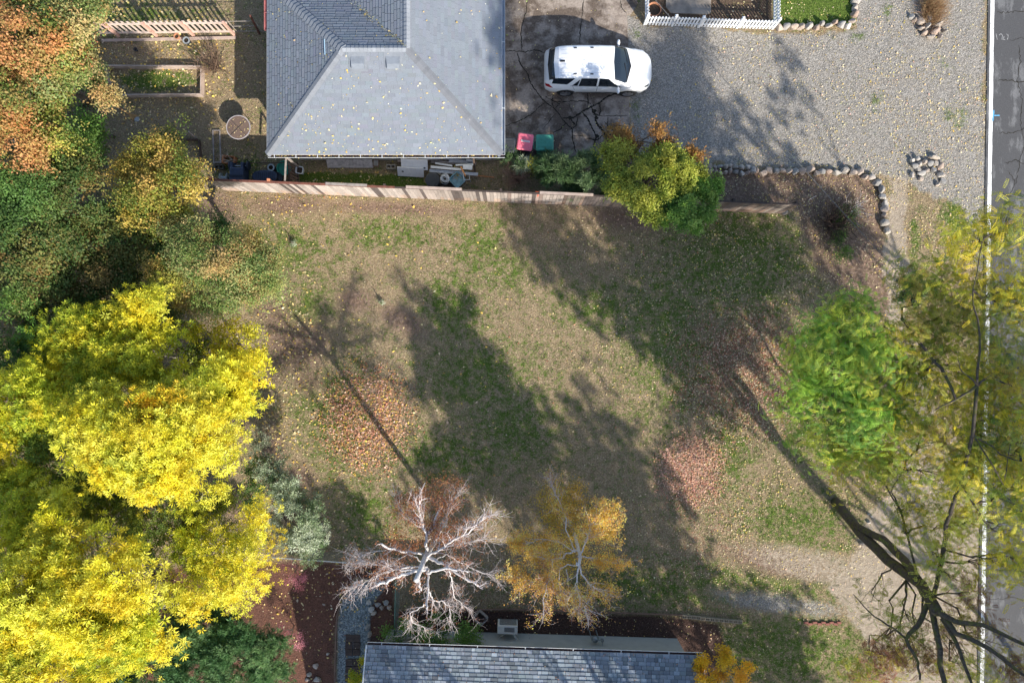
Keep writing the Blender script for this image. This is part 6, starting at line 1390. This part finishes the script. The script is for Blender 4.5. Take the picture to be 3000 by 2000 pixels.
# small green plants in the corner bed
PG='small green plants in the leaf strewn corner bed'
for lab,px,py,r in (('upper leafy green clump in the corner bed beside the overhead wire',2480,640,38),('middle dark green clump in the corner bed',2450,700,26),('lowest green clump in the corner bed above the shadow stripes',2465,745,24)):
    bush('low_plant',lab,'plant',[(px,py,.5,r,r,.25,'grn'),(px+14,py-10,.4,r*.6,r*.6,.2,'brt')],TUFTS,(90,12,.12),group=PG)
for lab,px,py,r in (('white flowered weed nearest the plank fence on the lawn',862,713,12),('white flowered weed in the mid lawn',1117,882,9)):
    bush('white_weed',lab,'plant',[(px,py,.12,r,r,.08,'sage')],t_tuft(8,.07,.04,.03),(900,6,.05),group='white flowered weeds on the lawn')
for o in list(bpy.data.objects):
    pass
bush('dark_bush','dark green bush where the footpath meets the big locust','shrub',[(2660,860,1.8,40,40,.6,'rosem'),(2690,835,1.6,35,30,.5,'grn'),(2640,890,1.6,30,35,.5,'rosem')],STAR2,(70,16,.16))
# ornamental dry grass by upper rock pile
e=empty('dry_grass_clump',base_at(2728,30),'big tuft of dry orange brown grass above the upper rock pile','grass tuft'); n=2200
v=rng.normal(0,1,(n,3)); v[:,2]=abs(v[:,2])+.5; v=unit(v); ps=np.array(e.location)+np.stack([rng.normal(0,.22,n),rng.normal(.1,.42,n),np.zeros(n)],-1)
kites(ps,v,unit(np.cross(v,rng.normal(0,1,(n,3)))),rng.uniform(.4,.75,n),.012,'blades',M_LEAF,palette(n,[(.50,.33,.18),(.38,.24,.13),(.62,.45,.27),(.25,.15,.08)],.15),parent=e)
# ---- rocks
def rock_mesh(seed):
    q=random.Random(seed); import bmesh
    bm=bmesh.new(); bmesh.ops.create_icosphere(bm,subdivisions=3,radius=.5)
    pl=[(Vector((q.gauss(0,1),q.gauss(0,1),q.gauss(0,.8))).normalized(),q.uniform(.26,.42)) for _ in range(11)]
    for v in bm.verts:
        for n_,d in pl:
            k=v.co.dot(n_)
            if k>d: v.co-=n_*(k-d)*.92
        v.co+=v.co.normalized()*q.uniform(-.006,.006)
    me=bpy.data.meshes.new('rock'); bm.to_mesh(me); bm.free(); return me
def rock_material():
    m,nt,b=nodes('field stone'); oi=nt.nodes.new('ShaderNodeObjectInfo'); tc=nt.nodes.new('ShaderNodeTexCoord').outputs['Object']
    base=ramp(nt,oi.outputs['Random'],[(0,(.27,.26,.25)),(.3,(.44,.39,.33)),(.55,(.38,.28,.22)),(.8,(.52,.48,.43)),(1,(.24,.235,.23))]); f=noise(nt,6,5,.65,tc)
    col=mix(nt,1.0,base,ramp(nt,f,[(.3,.62),(.7,1.25)]),'MULTIPLY'); nt.links.new(col,b.inputs['Base Color']); b.inputs['Roughness'].default_value=.9; bump(nt,f,.6,.03,b); return m
M_ROCK=rock_material(); RM=[rock_mesh(s) for s in range(8)]
for m_ in RM: m_.materials.append(M_ROCK)
def rock(px,py,sx,sy,h,label,group,name='rock'):
    o=bpy.data.objects.new(name,random.choice(RM)); C.objects.link(o); o.location=g(px,py,h*.4); o.location.z=h*.32; o.scale=(sx*1.15,sy*1.15,h*1.25); o.rotation_euler=(random.uniform(-.2,.2),random.uniform(-.2,.2),random.choice((0,PI))+random.uniform(-.4,.4)); tag(o,label,'rock',group); return o
def rock_line(path,label,group,sp=(19,30),size=(.26,.46),h=(.22,.36),rows=1,jy=4):
    P=[Vector((a,b,0)) for a,b in path]; d=0; cnt=0
    for i in range(len(P)-1):
        L=(P[i+1]-P[i]).length; dr=(P[i+1]-P[i])/L; nn=Vector((-dr.y,dr.x,0))
        while d<L:
            w=random.uniform(*sp)
            for r in range(rows):
                p=P[i]+dr*(d+w/2)+nn*(random.gauss(0,jy)+(r-.5*(rows-1))*15); k=w*.015
                rock(p.x,p.y,k if abs(dr.x)>.6 else random.uniform(*size)*.8,random.uniform(*size)*.8 if abs(dr.x)>.6 else k,random.uniform(*h),label.replace('#',ORD[min(cnt,29)]).replace('@',('lower','upper')[r] if rows==2 else ''),group)
            d+=w*.86; cnt+=1
        d-=L; d=max(0,d)
rock_line([(2038,496),(2200,496)],'# @ stone from the maple in the shaded double course of the corner bed edge','stones edging the corner bed',sp=(14,22),size=(.24,.36),rows=2,jy=3)
rock_line([(2205,500),(2330,502),(2420,499),(2500,502),(2538,515),(2572,538),(2588,570),(2590,600)],'# stone from the shaded double course in the sunlit curved edge of the corner bed','stones edging the corner bed')
rock_line([(2584,600),(2592,650),(2597,665)],'# stone from the curve in the lower tail of the corner bed edge','stones edging the corner bed')
rock_line([(2248,76),(2330,80),(2400,76),(2480,76),(2505,62)],'# stone from the picket fence in the row below the bright lawn','stones edging the bright lawn',jy=4)
rock_line([(2506,52),(2512,40),(2506,-20)],'# stone up from the corner on the right side of the bright lawn','stones edging the bright lawn')
for k,(px,py,a,b) in enumerate([(2672,50,.22,.3),(2698,62,.34,.42),(2722,52,.28,.3),(2750,72,.42,.26),(2700,84,.3,.2),(2708,97,.26,.2),(2742,92,.46,.32),(2728,108,.3,.16),(2755,107,.2,.24),(2680,58,.2,.2),(2718,76,.2,.26),(2770,90,.16,.2)]): rock(px,py,a,b,random.uniform(.2,.36),('leftmost small','tall left','dark middle','wide flat right','centre','lower left','big pale lower','reddish bottom','bottom right','left grey','inner','far right')[k]+' stone of the upper pile beneath the dry grass tuft','stones of the upper pile')
for k,(px,py,a,b) in enumerate([(2672,470,.2,.22),(2688,464,.18,.3),(2738,461,.46,.22),(2680,485,.34,.24),(2694,480,.3,.2),(2710,474,.28,.26),(2725,477,.3,.3),(2742,479,.28,.24),(2757,486,.32,.3),(2672,512,.2,.3),(2700,506,.42,.26),(2716,500,.3,.2),(2758,512,.34,.3),(2762,530,.3,.3),(2698,524,.22,.26),(2735,497,.26,.24),(2748,540,.2,.2),(2690,496,.3,.18)]): rock(px,py,a,b,random.uniform(.16,.26),('top left small','narrow top left','flat topmost','left upright','second left upright','central pale','central tall','right of centre','wide right','left lower','flat middle','inner middle','right lower','bottom right','bottom middle','dark inner','lowest','hidden inner')[k]+' stone of the pile between gravel and road','stones of the lower pile')
for k,(px,py,a,b) in enumerate([(1088,1785,.34,.26),(1105,1770,.3,.24),(1080,1765,.24,.24),(1130,1765,.3,.22),(1095,1795,.22,.2),(1118,1780,.2,.2),(1078,1835,.2,.34),(1082,1858,.18,.3),(1140,1778,.2,.2)]): rock(px,py,a,b,random.uniform(.16,.28),('largest','upper','upper left','far right','lower','central','lone','lowest','small right')[k]+' brownish stone at the bend of the narrow gravel path','stones beside the gravel path')
for k,(px,py,a) in enumerate(((2524,1592,.22),(2545,1530,.18),(2553,1512,.14),(2545,1505,.12))): rock(px,py,a,a*.7,a*.7,('lowest','largest upper','right','topmost')[k]+' small white stone beside the leaning locust trunk','white stones by the locust trunk')
for k,(px,py,a) in enumerate(((905,1975,.24),(930,1990,.34),(960,1915,.16),(948,1770,.12),(900,1990,.2),(925,1950,.3))): rock(px,py,a,a*.8,a*.5,('left','lowest right','upper right','uppermost','lowest left','middle')[k]+' flat grey stone in the red soil bed','stones in the red soil bed')
o=rock(2302,623,.34,.18,.2,'pale blue grey boulder at the right foot of the plank fence',None); 
# ---- path and lower bed details
M_PAV=mat('brown paver',(.075,.05,.04),.9,var=.35,scale=7,bumpd=.003)
for j,(py,k) in enumerate([(1868,2),(1890,2),(1908,2),(1938,2),(1960,2),(1985,2),(2010,2)]):
    for i in range(2):
        px=1023+i*22+random.uniform(-1,1); e=g(px,py); mb=MB(); mb.box((0,0,.025),(.31,.31 if j!=3 else .28,.05)); o=mb.build('paving_stone',M_PAV,bevel=.006); o.location=e; o.rotation_euler=(0,0,random.uniform(-.06,.06)); tag(o,('left','right')[i]+' stepping stone in the '+ORD[j]+' row down the narrow gravel path','paving stone','stepping stones of the gravel path')
def edge_board(name,lab,pts,z,w,m,cat='edging'):
    e=empty(name,g(*pts[0]),lab,cat)
    mb=MB(); P=[g(*p)-e.location for p in pts]
    for i in range(len(P)-1): mb.bar(P[i]+Vector((0,0,z/2)),P[i+1]+Vector((0,0,z/2)),w,z)
    mb.build('board',m,e); return e
edge_board('path_edging','weathered timber edging on the left side of the narrow gravel path',[(1000,1765),(988,1800),(985,1860),(983,1950),(982,2060)],.10,.05,M_BROWNW)
edge_board('bed_edging','thin timber edging between the shaded lawn and the mulch bed',[(1395,1783),(1500,1782),(1700,1789),(2000,1799)],.10,.04,M_BROWNW)
for i in range(13):
    px=2004+i*13.5; py=1803+i*1.2 if i<4 else 1809+(i-4)*1.2
    mb=MB(); L,W,h,t=.20,.14,.12,.03; 
    for y_ in (W/2-t/2,-W/2+t/2): mb.box((0,y_,h/2),(L,t,h))
    for x_ in (-L/2+t/2,0,L/2-t/2): mb.box((x_,0,h/2),(t,W-2*t,h-.004))
    o=mb.build('edging_block',mat('tan block',(.30,.25,.18),.9,var=.2)); o.location=g(px,py); o.rotation_euler=(0,0,-.06); tag(o,ORD[i]+' hollow tan block from the left in the border row right of the mulch','edging block','hollow blocks of the bed border')
for i in range(9):
    mb=MB(); mb.box((0,0,.03),(.19,.09,.06)); o=mb.build('red_brick',mat('old brick',(.26,.10,.075),.9,var=.25)); o.location=g(2362+i*12+random.uniform(-2,2),1822+(i%2)*4); o.rotation_euler=(0,0,random.uniform(-.15,.15)); tag(o,ORD[i]+' red brick from the left below the grey gravel patch','brick','red bricks below the gravel patch')
e=empty('wooden_box',base_at(1407,1812,.3),'weathered open wooden box tipped in the mulch between shrub and heat pump','box',rz=-.75); 
for a,b,w,h in (((-.24,-.22,.17),(-.24,.22,.17),.03,.30),((.24,-.22,.17),(.24,.22,.17),.03,.30),((-.22,.22,.17),(.22,.22,.17),.03,.30),((-.22,-.22,.17),(.22,-.22,.17),.03,.30)): mb=MB(); mb.bar(a,b,w,h); mb.build('side_panel',M_GREYW,e)
mb=MB(); mb.box((0,0,.03),(.46,.42,.03)); mb.build('bottom',M_DARKW,e)
# ---- overhead wire
A=g(1885,-40,6.2); B=g(2651,780,6.6); Cc=g(3200,1400,7.2); e=empty('overhead_wire',Vector((A.x,A.y,0)),'single thin overhead cable slanting across the gravel into the locust','cable'); mb=MB(); P=[]
for i in range(41):
    t=i/40; p=A.lerp(Cc,t); p.z-=.6*4*t*(1-t)*.6; 
    P.append(p-e.location)
# bend so the cable passes through its mid point
mb.tube(P,.010,6); mb.build('cable',mat('cable sheath',(.12,.12,.12),.4,var=.2),e)
